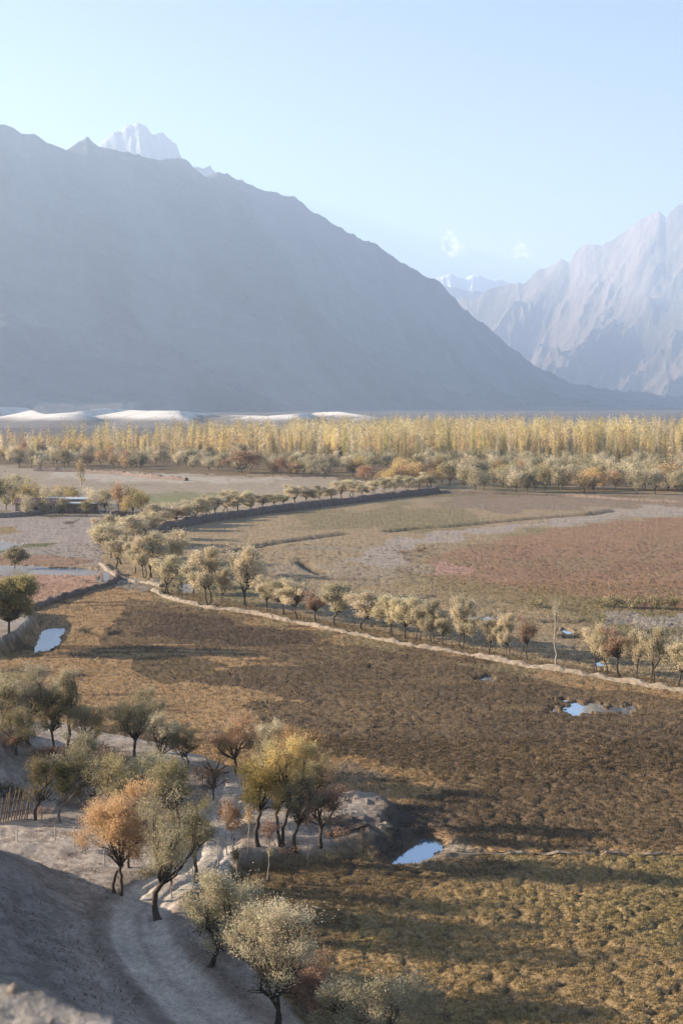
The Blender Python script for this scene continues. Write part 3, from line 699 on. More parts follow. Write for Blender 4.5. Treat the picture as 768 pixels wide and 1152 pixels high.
wall("stone_wall", WP([(40, 530), (90, 531), (140, 534), (170, 538), (210, 541)]), 1.5, 1.5, DARKSTONE, "far dark bank above the sandy clearing", "wall", 6, 1.8, 0.3)
wall("stone_wall", WP([(-60, 583), (0, 582), (30, 580), (50, 575)]), 1.2, 2.5, STONE, "pale bank in front of the farmhouses", "wall", 7, 1.5, 0.2)
wall("stone_wall", WP([(125, 581), (150, 580), (172, 578)]), 1.3, 2.0, DARKSTONE, "dark bank under the golden bushes by the mud flat", "wall", 8, 1.5, 0.3)
wall("stone_wall", WP([(492, 554), (560, 556), (640, 558), (700, 562), (768, 566), (900, 570)]), 0.7, 0.5, DARKSTONE, "low wall at the foot of the grey willow grove", "wall", 9, 1.5, 0.4)

# ------------------------------------------------------------------ trees
def leaves_arr(rng, C, Dr, ln, wd, col):
    """quads at C, long axis Dr"""
    n = len(C)
    r = rng.normal(size=(n, 3)); s = np.cross(Dr, r); s /= np.linalg.norm(s, axis=1)[:, None] + 1e-9
    a = Dr * (ln / 2)[:, None]; b = s * (wd / 2)[:, None]
    V = np.stack([C - a, C - a * 0.1 + b, C + a, C - a * 0.1 - b], 1).reshape(-1, 3)
    F = np.arange(n * 4).reshape(n, 4)
    return V, F, np.repeat(col, 4, axis=0)
def crown_mesh(rng, lobes, n_shoots, per, leaf, shoot_len, palette, up=0.6, spread=1.0, gap=0.42, jit=0.10, wratio=0.42, name="crown", clumps=0):
    """lobes: (c, r, pal_index) ; returns mesh"""
    lob = np.array([list(l[0]) + list(l[1]) for l in lobes], float)
    vol = lob[:, 3] * lob[:, 4] * lob[:, 5]; pr = vol ** 0.8; pr /= pr.sum()
    li = rng.choice(len(lobes), n_shoots, p=pr)
    d = rng.normal(size=(n_shoots, 3)); d /= np.linalg.norm(d, axis=1)[:, None]
    rad = rng.uniform(0, 1, n_shoots) ** 0.45
    P = lob[li, :3] + d * rad[:, None] * lob[li, 3:6] * 0.92
    if clumps:
        ci = rng.choice(len(lobes), clumps, p=pr); dc = rng.normal(size=(clumps, 3)); dc /= np.linalg.norm(dc, axis=1)[:, None]
        dc[:, 2] = np.where(dc[:, 2] < -0.3, -dc[:, 2] * 0.5, dc[:, 2])
        rc = rng.uniform(0.35, 1.05, clumps) ** 0.7
        CC = lob[ci, :3] + dc * rc[:, None] * lob[ci, 3:6]
        k = rng.integers(0, clumps, n_shoots); li = ci[k]; ss = rng.uniform(0.16, 0.34, clumps)
        P = CC[k] + rng.normal(size=(n_shoots, 3)) * ss[k][:, None] * lob[li, 3:6].mean(1)[:, None] * np.array([1, 1, .7])
        d = P - lob[li, :3]; rad = np.clip(np.linalg.norm(d / lob[li, 3:6], axis=1), 0, 1.2); d /= np.linalg.norm(d, axis=1)[:, None] + 1e-9
    # gaps by coarse 3D noise
    sc = np.mean(lob[:, 3:6]) * 0.55
    nn = vn(P[:, 0] / sc + P[:, 2] / sc * 0.7, P[:, 1] / sc - P[:, 2] / sc * 0.6, int(rng.integers(1000)))
    keep = nn + 0.25 * (rng.random(n_shoots) - 0.5) > gap * (0.4 + 0.6 * rad)
    P, d, li = P[keep], d[keep], li[keep]; n = len(P)
    D = d * spread + np.array([0, 0, up]) + rng.normal(size=(n, 3)) * 0.35
    D /= np.linalg.norm(D, axis=1)[:, None]
    t = np.linspace(0, 1, per)[None, :, None]
    L = shoot_len * rng.uniform(0.5, 1.3, n) * np.where(rng.random(n) < 0.07, 1.9, 1.0)
    C = P[:, None] + D[:, None] * L[:, None, None] * t + rng.normal(size=(n, per, 3)) * leaf * 0.55
    Dl = D[:, None] + rng.normal(size=(n, per, 3)) * 0.75
    C = C.reshape(-1, 3); Dl = Dl.reshape(-1, 3); Dl /= np.linalg.norm(Dl, axis=1)[:, None]
    m = len(C); pal = np.array(palette, float)
    pi = np.array([l[2] for l in lobes])[li]
    base = pal[np.minimum(pi, len(pal) - 1)]
    base = np.where(rng.random((n, 1)) < 0.3, pal[rng.integers(0, len(pal), n)], base)
    col = np.repeat(base, per, axis=0) * rng.uniform(1 - jit * 2, 1 + jit * 2, (m, 1)) * rng.uniform(1 - jit, 1 + jit, (m, 3))
    V, F, cc = leaves_arr(rng, C, Dl, leaf * rng.uniform(0.6, 1.3, m), leaf * wratio * rng.uniform(0.6, 1.3, m), col)
    return mesh_np(name, V, F, False, np.clip(cc, 0.01, 0.9), [LEAF])
def curve_pts(a, b, rng, sag=0.12, n=6):
    a = np.array(a, float); b = np.array(b, float); t = np.linspace(0, 1, n)[:, None]
    L = np.linalg.norm(b - a); o = rng.normal(size=3) * L * sag; o[2] = abs(o[2]) * 0.4
    return a + (b - a) * t + o * np.sin(np.pi * t) + rng.normal(size=(n, 3)) * L * 0.012
def trunk_mesh(rng, fork, lobes, r0, m, ntr=1, twigs=5, base_spread=0.25, sag=0.10, sub=4, k=7):
    b = MB(); fork = np.array(fork, float)
    for q in range(ntr):
        o = np.array([rng.normal() * base_spread * (ntr > 1), rng.normal() * base_spread * (ntr > 1), -0.25])
        f = fork + (rng.normal(size=3) * 0.25 * (ntr > 1))
        P = curve_pts(o, f, rng, sag, 9)
        rr = np.linspace(1.0, 0.72, 9) * r0 / ntr ** 0.5; rr[0] *= 1.45; rr[1] *= 1.1
        b.tube(P, rr, k)
        mine = [l for i, l in enumerate(lobes) if i % ntr == q] or lobes
        for l in mine:
            c = np.array(l[0]); rad = np.array(l[1])
            e = c + rng.normal(size=3) * rad * 0.15
            LP = curve_pts(P[-1] - (P[-1] - P[-2]) * 0.5, e, rng, 0.12, 7)
            b.tube(LP, np.linspace(r0 * 0.6, r0 * 0.16, 7) / ntr ** 0.3, 5)
            for s in range(sub):
                st = LP[rng.integers(2, 7)]
                d = rng.normal(size=3); d[2] = abs(d[2]) * 0.8; d /= np.linalg.norm(d)
                SP = curve_pts(st, c + d * rad * rng.uniform(0.6, 1.0), rng, 0.12, 5)
                b.tube(SP, np.linspace(r0 * 0.2, r0 * 0.05, 5), 4)
                for w_ in range(twigs):
                    s2 = SP[rng.integers(1, 5)]; d2 = rng.normal(size=3); d2[2] = abs(d2[2]) + 0.3; d2 /= np.linalg.norm(d2)
                    b.tube(np.array([s2, s2 + d2 * rad.mean() * 0.45 * rng.uniform(.5, 1)]), [r0 * 0.06, r0 * 0.025], 3)
    return b.mesh("trunk", m, True)
PAL = dict(
    olive=[(0.32, 0.265, 0.145), (0.42, 0.355, 0.21), (0.22, 0.185, 0.10)],
    sage=[(0.42, 0.365, 0.235), (0.54, 0.47, 0.32), (0.30, 0.26, 0.16)],
    grey=[(0.56, 0.49, 0.35), (0.46, 0.40, 0.275), (0.35, 0.305, 0.20)],
    orange=[(0.62, 0.41, 0.23), (0.54, 0.36, 0.21), (0.46, 0.33, 0.19)],
    coral=[(0.60, 0.38, 0.26), (0.53, 0.34, 0.235), (0.38, 0.29, 0.19)],
    yellow=[(0.64, 0.48, 0.22), (0.56, 0.42, 0.21), (0.43, 0.35, 0.19)],
    beige=[(0.70, 0.59, 0.42), (0.61, 0.52, 0.36), (0.50, 0.43, 0.29)],
    pinkish=[(0.48, 0.29, 0.21), (0.40, 0.26, 0.19), (0.32, 0.23, 0.165)],
    gold=[(0.64, 0.49, 0.26), (0.54, 0.425, 0.235), (0.43, 0.355, 0.205)],
    lime=[(0.52, 0.45, 0.19), (0.45, 0.40, 0.18), (0.60, 0.46, 0.19)],
    dark=[(0.085, 0.08, 0.05), (0.12, 0.105, 0.065), (0.07, 0.06, 0.04)],
    rust=[(0.20, 0.115, 0.075), (0.15, 0.095, 0.068), (0.27, 0.16, 0.10)])
def crown_lobes(rng, cx, cz, w_, h_, dp, n, pal2=None):
    """uneven plumes that fill the box (w, dp, h) centred at (cx, 0, cz)"""
    out = []; a0 = rng.uniform(0, 6.28); skew = rng.uniform(-.18, .18, 2)
    for i in range(n):
        if i == 0: t, rr, s = 0.5, 0.0, 0.5
        else:
            t = (i - 0.5) / (n - 1); t = min(max(t + rng.uniform(-.12, .12), 0.04), 0.97); s = rng.uniform(0.26, 0.42)
            rmax = math.sin(math.pi * (0.16 + 0.76 * t)) ** 0.6
            rr = rmax * rng.uniform(0.7, 1.05)
        a = a0 + i * 2.4 + rng.uniform(-.3, .3)
        sz = s * rng.uniform(0.8, 1.15)
        c = np.array([cx + (math.cos(a) * rr * (1 - s) + skew[0] * (t - .5)) * w_ / 2 * 1.06, (math.sin(a) * rr * (1 - s) + skew[1] * (t - .5)) * dp / 2 * 1.06, cz + (t - 0.5) * h_ * (1 - sz * 0.75)])
        out.append((c, np.array([w_ / 2 * s, dp / 2 * s, h_ / 2 * sz]) * rng.uniform(0.9, 1.15, 3), int(rng.integers(0, 3)) if pal2 is None else pal2(c)))
    return out
TREES = {}
def make_thing(name, label, cat, group, loc, parts, rz=0.0, sc=1.0):
    root = empty(name, loc, rz, sc); tag(root, label, cat, group)
    for nm, me in parts: link(nm, me, root)
    return root
def fg_tree(px, py, top, x0, x1, cb, pal, label, seed, name="willow_tree", cat="tree", dens=1.0, ntr=1, leaf=0.115, nl=9, r0=None, group="trees of the sandy grove", up=0.85, z0=1.2, depth=None, gap=0.40, bark=None, shoot=None, spread=1.0):
    rng = np.random.default_rng(seed)
    bx, by, bz = base_at(px, py, z0)
    mpp = math.hypot(by, CAMH) / FPX
    hgt = (py - top) * mpp; w_ = (x1 - x0) * mpp * 1.22; cbz = max((py - cb) * mpp * 0.78, 0.15); hh = hgt - cbz
    cx = ((x0 + x1) / 2 - px) * mpp
    dp = depth or w_ * 0.9
    lobes = crown_lobes(rng, cx, cbz + hh / 2, w_, hh, dp, nl)
    fork = (cx * 0.45, rng.normal() * 0.1, max(cbz + hh * 0.08, 0.35))
    area = w_ * hh
    nl = int(nl * 1.35); ns = int(area * 190 * dens)
    cm = crown_mesh(rng, lobes, ns, 6, leaf, shoot or min(leaf * 5.5, 0.5 + hgt * 0.05), PAL[pal] if isinstance(pal, str) else pal, up=up, gap=gap * 0.8, spread=spread, clumps=int(22 + area * 1.1))
    tm = trunk_mesh(rng, fork, lobes, r0 or 0.028 * hgt ** 0.9 + 0.02, bark or BARK, ntr)
    return make_thing(name, label, cat, group, (bx, by, bz), [("trunk", tm), ("crown", cm)])
T = fg_tree
OR = PAL['orange']
# --- orange tree, leaning willow and others by the path bend
T(131, 1004, 893, 93, 174, 974, 'orange', "bushy orange autumn tree with a forked dark trunk beside the bend of the path", 1, "autumn_tree", ntr=2, dens=1.25, nl=13, gap=0.3)
T(146, 976, 925, 125, 170, 955, 'pinkish', "small dull tree half hidden behind the bushy orange tree", 2, "autumn_tree", dens=0.7)
T(178, 1034, 902, 163, 222, 992, 'sage', "sparse grey-green tree with a bent trunk right beside the path", 3, dens=0.62, gap=0.5, r0=0.2, nl=10)
T(221, 992, 905, 190, 247, 962, 'olive', "olive tree with yellowish top between the path and the saplings", 4, dens=0.9)
T(192, 1000, 950, 176, 206, 975, 'grey', "short thin grey tree behind the bent trunk", 5, dens=0.5, gap=0.5)
# --- yellow and orange cluster
T(292, 952, 856, 272, 316, 905, [(0.30, 0.235, 0.09), (0.24, 0.2, 0.085), (0.36, 0.27, 0.1)], "slim yellow-olive tree first in the yellow cluster", 6, "autumn_tree", dens=1.2)
T(317, 950, 836, 296, 352, 905, 'yellow', "bright yellow tree in the middle of the cluster on the sand", 7, "autumn_tree", dens=1.35, ntr=2, nl=12, gap=0.3)
T(336, 908, 818, 312, 360, 862, [(0.42, 0.25, 0.12), (0.36, 0.22, 0.12), (0.3, 0.2, 0.1)], "tall orange-topped tree behind the bright yellow tree", 8, "autumn_tree", dens=1.2, gap=0.3)
T(352, 920, 852, 338, 374, 892, 'olive', "dark green tree on the field side of the yellow cluster", 9, dens=1.2)
T(335, 957, 880, 322, 356, 920, 'sage', "slanting-trunk tree with olive leaves below the yellow cluster", 10, dens=1.0)
T(362, 952, 878, 336, 388, 930, 'pinkish', "leafless pinkish twiggy tree at the edge of the sand", 11, "autumn_tree", dens=0.62, leaf=0.13, gap=0.35)
T(266, 872, 808, 241, 284, 852, 'coral', "round salmon-orange tree standing alone at the field edge", 12, "autumn_tree", dens=1.4, nl=11, gap=0.25)
T(308, 880, 811, 286, 328, 862, 'grey', "spiky grey-green tree between the salmon-orange tree and the yellow cluster", 13, dens=1.0, up=1.1)
T(303, 890, 845, 292, 325, 875, 'olive', "low olive tree under the spiky grey-green one", 14, dens=0.9)
# --- upper middle
T(150, 852, 778, 130, 180, 832, 'sage', "tree with pale tip and short trunk at the field edge", 15, dens=1.1, nl=10)
T(185, 864, 806, 162, 202, 846, 'grey', "pale round willow second along the field edge", 16, dens=1.2)
T(207, 866, 822, 192, 218, 848, 'olive', "dark willow with two legs leaning to the field", 17, dens=1.1, ntr=2)
# --- top left cluster
T(6, 832, 768, -22, 30, 808, 'sage', "forked-trunk willow at the very edge of the grove above the blue-shaded dune", 18, dens=1.1, ntr=2, nl=11)
T(33, 842, 758, 14, 62, 806, 'grey', "pale tall willow above the shaded dune", 19, dens=1.1, nl=11)
T(55, 852, 782, 44, 78, 822, [(0.22, 0.165, 0.085), (0.17, 0.14, 0.075), (0.13, 0.11, 0.06)], "brownish willow between the pale tall one and the spiky one", 20, dens=1.1)
T(76, 842, 755, 66, 92, 805, 'sage', "narrow spiky grey-green tree rising over its neighbours", 21, dens=1.2, up=1.6, spread=0.5)
T(96, 852, 796, 76, 119, 832, 'olive', "dark round olive tree in front of the spiky one", 22, dens=1.3)
T(20, 850, 800, -8, 48, 835, 'olive', "dim understorey tree tucked behind the shaded dune", 23, dens=0.8)
# --- middle left
T(88, 892, 829, 67, 109, 868, 'grey', "pale green round tree in the middle of the grove", 24, dens=1.2)
T(42, 922, 854, 30, 66, 902, 'olive', "small olive tree beside the stake fence", 25, dens=1.1)
T(68, 925, 862, 62, 106, 900, [(0.13, 0.115, 0.055), (0.17, 0.145, 0.075), (0.10, 0.085, 0.045)], "olive tree with pale slanting trunk near the stake fence", 26, dens=1.0, bark=simple("grey_bark", (0.2, 0.165, 0.13)))
T(120, 905, 856, 98, 150, 895, 'olive', "broad bushy tree behind the orange one", 27, dens=1.1, nl=10)
T(160, 898, 850, 138, 188, 885, 'sage', "grey-green bushy tree in the densest part of the grove", 28, dens=1.1, nl=10)
T(203, 925, 864, 168, 222, 912, 'olive', "big dark olive tree on the path side of the grove", 29, dens=1.3, nl=12)
T(240, 900, 860, 222, 258, 886, [(0.12, 0.09, 0.06), (0.16, 0.12, 0.08), (0.1, 0.08, 0.05)], "thin brown bush next to the pollarded tree", 30, "shrub", "shrub", dens=0.25, leaf=0.12)
# --- right-hand row on the bank
T(234, 1088, 985, 219, 296, 1066, 'grey', "large feathery willow with curved trunk on the path bank", 31, dens=1.15, nl=13, gap=0.36, r0=0.16)
T(312, 1160, 1024, 274, 352, 1122, 'grey', "tall feathery willow with two trunks on the path bank", 32, dens=1.1, ntr=2, nl=13, gap=0.36)
T(346, 1146, 1074, 320, 376, 1138, 'coral', "leafless reddish shrub with pale stems beside the tall feathery willow", 33, "shrub", "shrub", dens=0.7, leaf=0.12, ntr=3, bark=BARK_PALE, gap=0.3)
T(420, 1200, 1103, 370, 468, 1185, 'grey', "wide grey-green willow cut by the bottom of the picture", 34, dens=1.1, nl=14, gap=0.36)
T(250, 1070, 1030, 228, 276, 1064, 'dark', "dark low bush under the feathery willow", 35, "shrub", "shrub", dens=0.8)
T(300, 1110, 1078, 284, 326, 1106, 'dark', "dark low bush at the foot of the bank between two willows", 36, "shrub", "shrub", dens=0.6)
# --- left middle bank
T(10, 712, 651, -14, 38, 700, [(0.36, 0.30, 0.15), (0.28, 0.235, 0.12), (0.45, 0.37, 0.2)], "large round olive-yellow tree on the bank above the narrow pool", 37, dens=1.1, nl=12, leaf=0.25, z0=1.6, gap=0.25)
T(-28, 716, 665, -52, -2, 704, 'olive', "dark tree beyond the round olive-yellow one", 38, dens=0.8, leaf=0.25, z0=1.6)
T(16, 640, 617, 8, 28, 634, 'sage', "small round bush in the water above the pink field", 39, "shrub", "shrub", dens=0.5, leaf=0.35, z0=0)
# --- low shrubs of the grove
def shrub(px, py, w_px, h_px, pal, label, seed, dens=1.0, z0=1.2, leaf=0.13, group="shrubs of the sandy grove"):
    T(px, py, py - h_px, px - w_px / 2, px + w_px / 2, py - 2, pal, label, seed, "shrub", "shrub", dens=dens, leaf=leaf, nl=6, r0=0.035, ntr=3, z0=z0, group=group)
shrub(125, 868, 44, 20, 'rust', "dark red-brown brush under the middle trees", 50, 0.9)
shrub(104, 852, 30, 14, 'rust', "low brown brush behind the pale green round tree", 51, 0.8)
shrub(262, 945, 26, 36, [(0.32, 0.18, 0.10), (0.26, 0.16, 0.10), (0.2, 0.14, 0.09)], "rust-orange upright brush beside the young golden sapling", 52, 0.7)
shrub(302, 952, 16, 26, 'pinkish', "thin pinkish brush under the yellow trees", 53, 0.5)
shrub(230, 880, 40, 12, 'rust', "flat reddish brush around the pollarded tree", 54, 0.5)
shrub(50, 920, 26, 9, 'pinkish', "low pinkish scrub between the two trees at the stake fence", 55, 0.6)
shrub(14, 905, 40, 22, 'dark', "dark thicket behind the stake fence", 56, 0.5)
shrub(95, 958, 14, 12, 'pinkish', "tiny orange-pink tuft left of the bushy orange tree's foot", 57, 0.6)
shrub(205, 955, 40, 30, 'dark', "shaded dark understorey bush behind the sparse grey-green tree", 58, 0.5)
shrub(340, 1060, 30, 8, 'dark', "dark flat scrub at the foot of the sand bank", 59, 0.6, 0)
shrub(60, 880, 44, 20, 'dark', "dim bush in the shade at the foot of the low dune", 60, 0.4)
shrub(140, 905, 34, 26, 'dark', "shaded bush filling the gap under the broad trees", 61, 0.5)
for k, (px, py, w_, h_, pl, lb) in enumerate([(75, 905, 34, 16, 'dark', "dark scrub between the two olive trees by the stake fence"), (112, 890, 30, 14, 'rust', "red-brown brush left of the broad bushy tree"),
        (182, 905, 30, 18, 'dark', "shadowy bush at the foot of the big dark olive tree"), (150, 878, 36, 14, 'olive', "low olive bush in the heart of the grove"), (15, 846, 40, 16, 'rust', "brown brush on the far side of the shaded dune crest"),
        (50, 860, 40, 16, 'rust', "brown thicket under the brownish willow"), (84, 866, 34, 14, 'dark', "dark bush below the round olive tree"), (176, 940, 30, 20, 'olive', "olive bush right of the bushy orange tree"),
        (213, 940, 22, 16, 'sage', "grey-green bush beside the olive tree by the saplings"), (290, 905, 30, 14, 'rust', "brown brush behind the yellow cluster"), (325, 962, 24, 8, 'pinkish', "low pinkish scrub at the foot of the slanting trunk"),
        (375, 945, 22, 9, 'pinkish', "thin pink scrub on the edge of the sand"), (270, 1058, 20, 14, 'dark', "dark bush in the gap between the feathery willows"), (380, 1150, 26, 16, 'dark', "dark bush between the reddish shrub and the cut-off willow")]):
    shrub(px, py, w_, h_, pl, lb, 120 + k, 0.55)
for k, (px, py, w_, h_, lb) in enumerate([(602, 683, 22, 6, "first low dark bush along the marsh edge"), (672, 682, 20, 7, "rounded dark bush along the marsh edge"), (690, 683, 22, 9, "larger dark bush along the marsh edge"),
        (712, 684, 26, 10, "wide olive bush along the marsh edge"), (738, 685, 22, 12, "tall olive bush along the marsh edge"), (758, 686, 20, 11, "olive bush ending the row at the marsh edge")]):
    T(px, py, py - h_, px - w_ / 2, px + w_ / 2, py - 1, 'olive', lb, 80 + k, "bush", "bush", dens=0.12, leaf=0.35, nl=6, r0=0.05, z0=0, group="bushes along the marsh edge")
for k, (px, py, w_, h_) in enumerate([(455, 625, 22, 5), (470, 622, 16, 4), (458, 632, 14, 4), (478, 619, 12, 3)]):
    T(px, py, py - h_, px - w_ / 2, px + w_ / 2, py - 1, 'rust', ["long low dark clump on the tip of the red marsh", "second dark clump on the marsh tip", "small dark clump nearest the grey pool", "smallest dark clump on the marsh tip"][k], 90 + k, "bush", "bush", dens=0.15, leaf=0.2, nl=5, r0=0.05, z0=0, group="dark clumps on the marsh tip")

# --- pollarded bare tree
def bare_tree():
    x, y, z = base_at(240, 884, 1.2); mpp = math.hypot(y, 30) / FPX; rng = np.random.default_rng(77)
    b = MB(); f = np.array([0.1, 0, 14 * mpp])
    b.tube(curve_pts((0, 0, -.2), f, rng, 0.05, 7), np.linspace(0.2, 0.15, 7), 7)
    for e in ((-11, 24), (14, 22), (-5, 30), (7, 29), (18, 17)):
        P = curve_pts(f, (e[0] * mpp, rng.normal() * .3, e[1] * mpp), rng, 0.14, 6); b.tube(P, np.linspace(0.12, 0.06, 6), 6)
        for _ in range(5):
            d = rng.normal(size=3); d[2] = abs(d[2]) + .5; d /= np.linalg.norm(d); b.tube(np.array([P[-1], P[-1] + d * rng.uniform(.3, .8)]), [0.02, 0.008], 3)
    root = empty("bare_tree", (x, y, z)); tag(root, "pollarded leafless tree with stubby forked arms beside the path", "tree", "trees of the sandy grove")
    b.build("trunk", BARK, root, True)
bare_tree()
# --- saplings
def sapling(px, py, h_px, crown_px, pal, label, seed, wpx=7, lean=0.0, bark=BARK_PALE, z0=1.2, dens=1.0, leaf=0.12):
    rng = np.random.default_rng(seed); x, y, z = base_at(px, py, z0); mpp = math.hypot(y, 30) / FPX
    h = h_px * mpp; ch = crown_px * mpp
    b = MB(); b.tube(curve_pts((0, 0, -.15), (lean, 0, h * 0.97), rng, 0.02, 8), np.linspace(0.05, 0.015, 8), 6)
    for _ in range(10):
        t = rng.uniform(1 - crown_px / h_px, 0.95) if crown_px else 0.9
        s = np.array([lean * t, 0, h * t]); d = rng.normal(size=3) * 0.5; d[2] = 1; d /= np.linalg.norm(d)
        b.tube(np.array([s, s + d * wpx * mpp * 0.6]), [0.012, 0.005], 3)
    root = empty("sapling", (x, y, z)); tag(root, label, "sapling", "young trees on the sand"); b.build("trunk", bark, root, True)
    if crown_px:
        lob = [(np.array([lean * .9, 0, h - ch / 2]), np.array([wpx * mpp / 2, wpx * mpp / 2, ch / 2]), 0)]
        link("crown", crown_mesh(rng, lob, int(140 * dens), 4, leaf, leaf * 3, PAL[pal] if isinstance(pal, str) else pal, up=1.6, spread=.4, gap=.2), root)
sapling(279, 961, 58, 30, 'orange', "golden sapling with pale straight trunk", 1, 11, 0.1)
sapling(347, 970, 68, 32, 'pinkish', "sapling with pale trunk and pink tuft near the edge of the sand", 2, 14, -0.05, dens=0.8)
sapling(265, 990, 34, 16, 'dark', "dark stubby sapling on the sand below the golden one", 3, 8)
sapling(301, 989, 32, 6, 'grey', "slender pale sapling on the shadowed sand edge", 4, 5, 0.15, dens=.4)
sapling(246, 976, 34, 0, 'grey', "bare thin sapling between the path and the golden sapling", 5, 4)
sapling(262, 962, 26, 0, 'grey', "bare stick-like sapling behind the dark stubby one", 6, 4)
sapling(193, 1010, 30, 0, 'grey', "short bare sapling on the outside of the path bend", 7, 5)
sapling(218, 1003, 44, 8, 'sage', "twiggy sapling on the sand beyond the bent tree", 8, 8, dens=.5)
sapling(255, 962, 66, 34, 'pinkish', "rust-coloured upright sapling next to the golden one", 9, 14, dens=0.8)
# --- tall bare poplar by the wall
def bare_poplar():
    rng = np.random.default_rng(5); x, y, z = base_at(625, 749, 0); mpp = math.hypot(y, 30) / FPX; h = 76 * mpp
    b = MB(); b.tube(curve_pts((0, 0, -.2), (-0.15, 0, h * .8), rng, 0.01, 9), np.linspace(0.11, 0.03, 9), 6)
    for k in range(46):
        t = rng.uniform(0.45, 0.8); s = np.array([-.15 * t, 0, h * t]); a = rng.uniform(0, 6.28)
        e = s + np.array([math.cos(a) * .45, math.sin(a) * .45, 2.0]) * rng.uniform(0.5, 1.1) * (1.15 - t)
        e[2] = min(e[2], h); b.tube(curve_pts(s, e, rng, .05, 4), np.linspace(.03, .012, 4), 4)
    root = empty("bare_poplar", (x, y, z)); tag(root, "tall slender leafless poplar standing alone by the pale wall", "tree")
    b.build("trunk", BARK_PALE, root, True)
    link("crown", crown_mesh(rng, [(np.array([-.13, 0, h * .82]), np.array([.45, .45, h * .17]), 0)], 110, 3, .16, .5, PAL['beige'], up=2.0, spread=.2, gap=.2), root)
bare_poplar()

# --- pale willows of wall and levee: a few meshes, many copies
def variant(seed, h, w_, trunk_h, pal, shoots, leaf, lean=0.3, ntr=1, nl=10, up=0.6, gap=0.30, k=6, twigs=3, sub=3, spread=1.0, bark=None, wratio=.42):
    rng = np.random.default_rng(seed)
    lobes = crown_lobes(rng, lean, trunk_h + (h - trunk_h) / 2, w_, h - trunk_h, w_ * 0.92, nl)
    tm = trunk_mesh(rng, (lean * 0.6, 0, trunk_h + 0.15), lobes, 0.13 * (h / 5), bark or BARK, ntr, twigs=twigs, sub=sub, k=k)
    cm = crown_mesh(rng, lobes, shoots, 4, leaf, leaf * 3, PAL[pal] if isinstance(pal, str) else pal, up=up, gap=gap * .8, spread=spread, wratio=wratio, clumps=34)
    return dict(h=h, w=w_, tm=tm, cm=cm)
PW = [variant(200 + i, 5.0, 4.2, 1.35, 'beige', 3800, 0.19, twigs=1, sub=2, lean=[-0.5, .2, -.7, .4, -.3, 0][i], ntr=[1, 2, 1, 1, 2, 1][i]) for i in range(6)]
PK = [variant(230 + i, 4.5, 3.0, 1.6, 'pinkish', 1600, 0.18, twigs=1, sub=2, lean=.2) for i in range(2)]
prng = random.Random(4)
def place(px, py, top, width, vs, name, label, cat, group, z0=0.0, idx=None, rz=None):
    v = vs[idx if idx is not None else prng.randrange(len(vs))]
    x, y, z = base_at(px, py, z0); mpp = math.hypot(y, 30) / FPX
    s = (py - top) * mpp / v['h']; sx = width * mpp / v['w']
    root = empty(name, (x, y, z), rz if rz is not None else prng.choice([0, math.pi]) + prng.uniform(-.4, .4)); root.scale = (sx, sx, s)
    tag(root, label, cat, group); link("trunk", v['tm'], root); link("crown", v['cm'], root); return root
GW = "beige willows along the pale wall"
wallrow = [(278, 684, 622, 36, 0, "tallest beige willow of the wall row, with two trunks"), (302, 690, 650, 22, 0, "small beige willow just after the tallest one"), (318, 693, 652, 26, 0, "beige willow third from the tall two-trunked one"),
           (335, 698, 655, 26, 0, "beige willow just before the small reddish tree of the wall row"), (356, 702, 669, 19, 1, "small reddish willow standing among the beige ones"), (376, 706, 657, 31, 0, "wide-crowned beige willow just after the small reddish tree"),
           (408, 711, 667, 38, 0, "broad beige willow with pinkish side and slanting trunk"), (437, 717, 676, 30, 0, "beige willow in the thick middle of the wall row"), (455, 720, 675, 27, 0, "dense beige willow next to the middle one of the wall row"),
           (472, 723, 681, 24, 0, "beige willow with dark trunk past the dense middle ones"), (485, 726, 682, 20, 0, "narrow beige willow with many stems in the wall row"), (499, 728, 690, 17, 0, "low beige willow in the wall row near the meadow puddle"),
           (520, 732, 680, 26, 0, "pale willow with fanning crown right of the thick group"), (549, 738, 694, 22, 0, "upright beige willow standing a little apart in the row"), (570, 741, 697, 17, 0, "slim beige willow second before the bare poplar"),
           (593, 745, 698, 14, 1, "small reddish willow last before the bare poplar"),
           (671, 758, 708, 24, 0, "first beige willow beyond the bare poplar"), (682, 760, 714, 20, 0, "beige willow squeezed second beyond the bare poplar"), (696, 762, 710, 26, 1, "reddish-topped willow beyond the bare poplar"),
           (714, 765, 716, 22, 0, "beige willow right after the reddish-topped one"), (736, 769, 712, 28, 0, "bright beige willow near the end of the wall"), (762, 774, 720, 30, 0, "leaning beige willow at the very end of the wall"), (800, 780, 722, 30, 0, "beige willow beyond the picture edge")]
for i, (px, py, tp, wd, kk, lb) in enumerate(wallrow):
    place(px, py - 2, tp - 2, wd * 1.4, PK if kk else PW, "willow_tree", lb, "tree", GW)
GC = "beige willows at the levee bend"
bend = [(124, 628, 590, 34, "pale willow at the outermost curve of the bend"), (137, 634, 596, 30, "pale willow low at the bend above the short wall"), (120, 616, 584, 26, "willow set back at the mud flat side of the bend"),
        (144, 613, 582, 34, "big willow with dark crown at the bend"), (160, 606, 578, 26, "willow where the embankment starts"), (130, 640, 606, 26, "leafy willow right on the short pale wall"),
        (152, 645, 612, 20, "thin-trunked willow over the small dark pool shadow"), (162, 650, 610, 22, "slanted twin to the thin-trunked willow"), (172, 650, 604, 30, "wide pale willow in the middle of the bend"),
        (186, 646, 600, 32, "tall pale willow behind the round one"), (190, 668, 630, 32, "round dense willow at the start of the long wall"), (206, 662, 630, 24, "willow half hidden by the round dense one"),
        (217, 668, 634, 22, "small willow over the small pool"), (233, 680, 624, 32, "tall airy willow with leaning trunk at the wall"), (251, 678, 645, 15, "little willow between the airy one and the tall two-trunked one"),
        (198, 634, 600, 26, "willow at the back of the bend by the field shadows")]
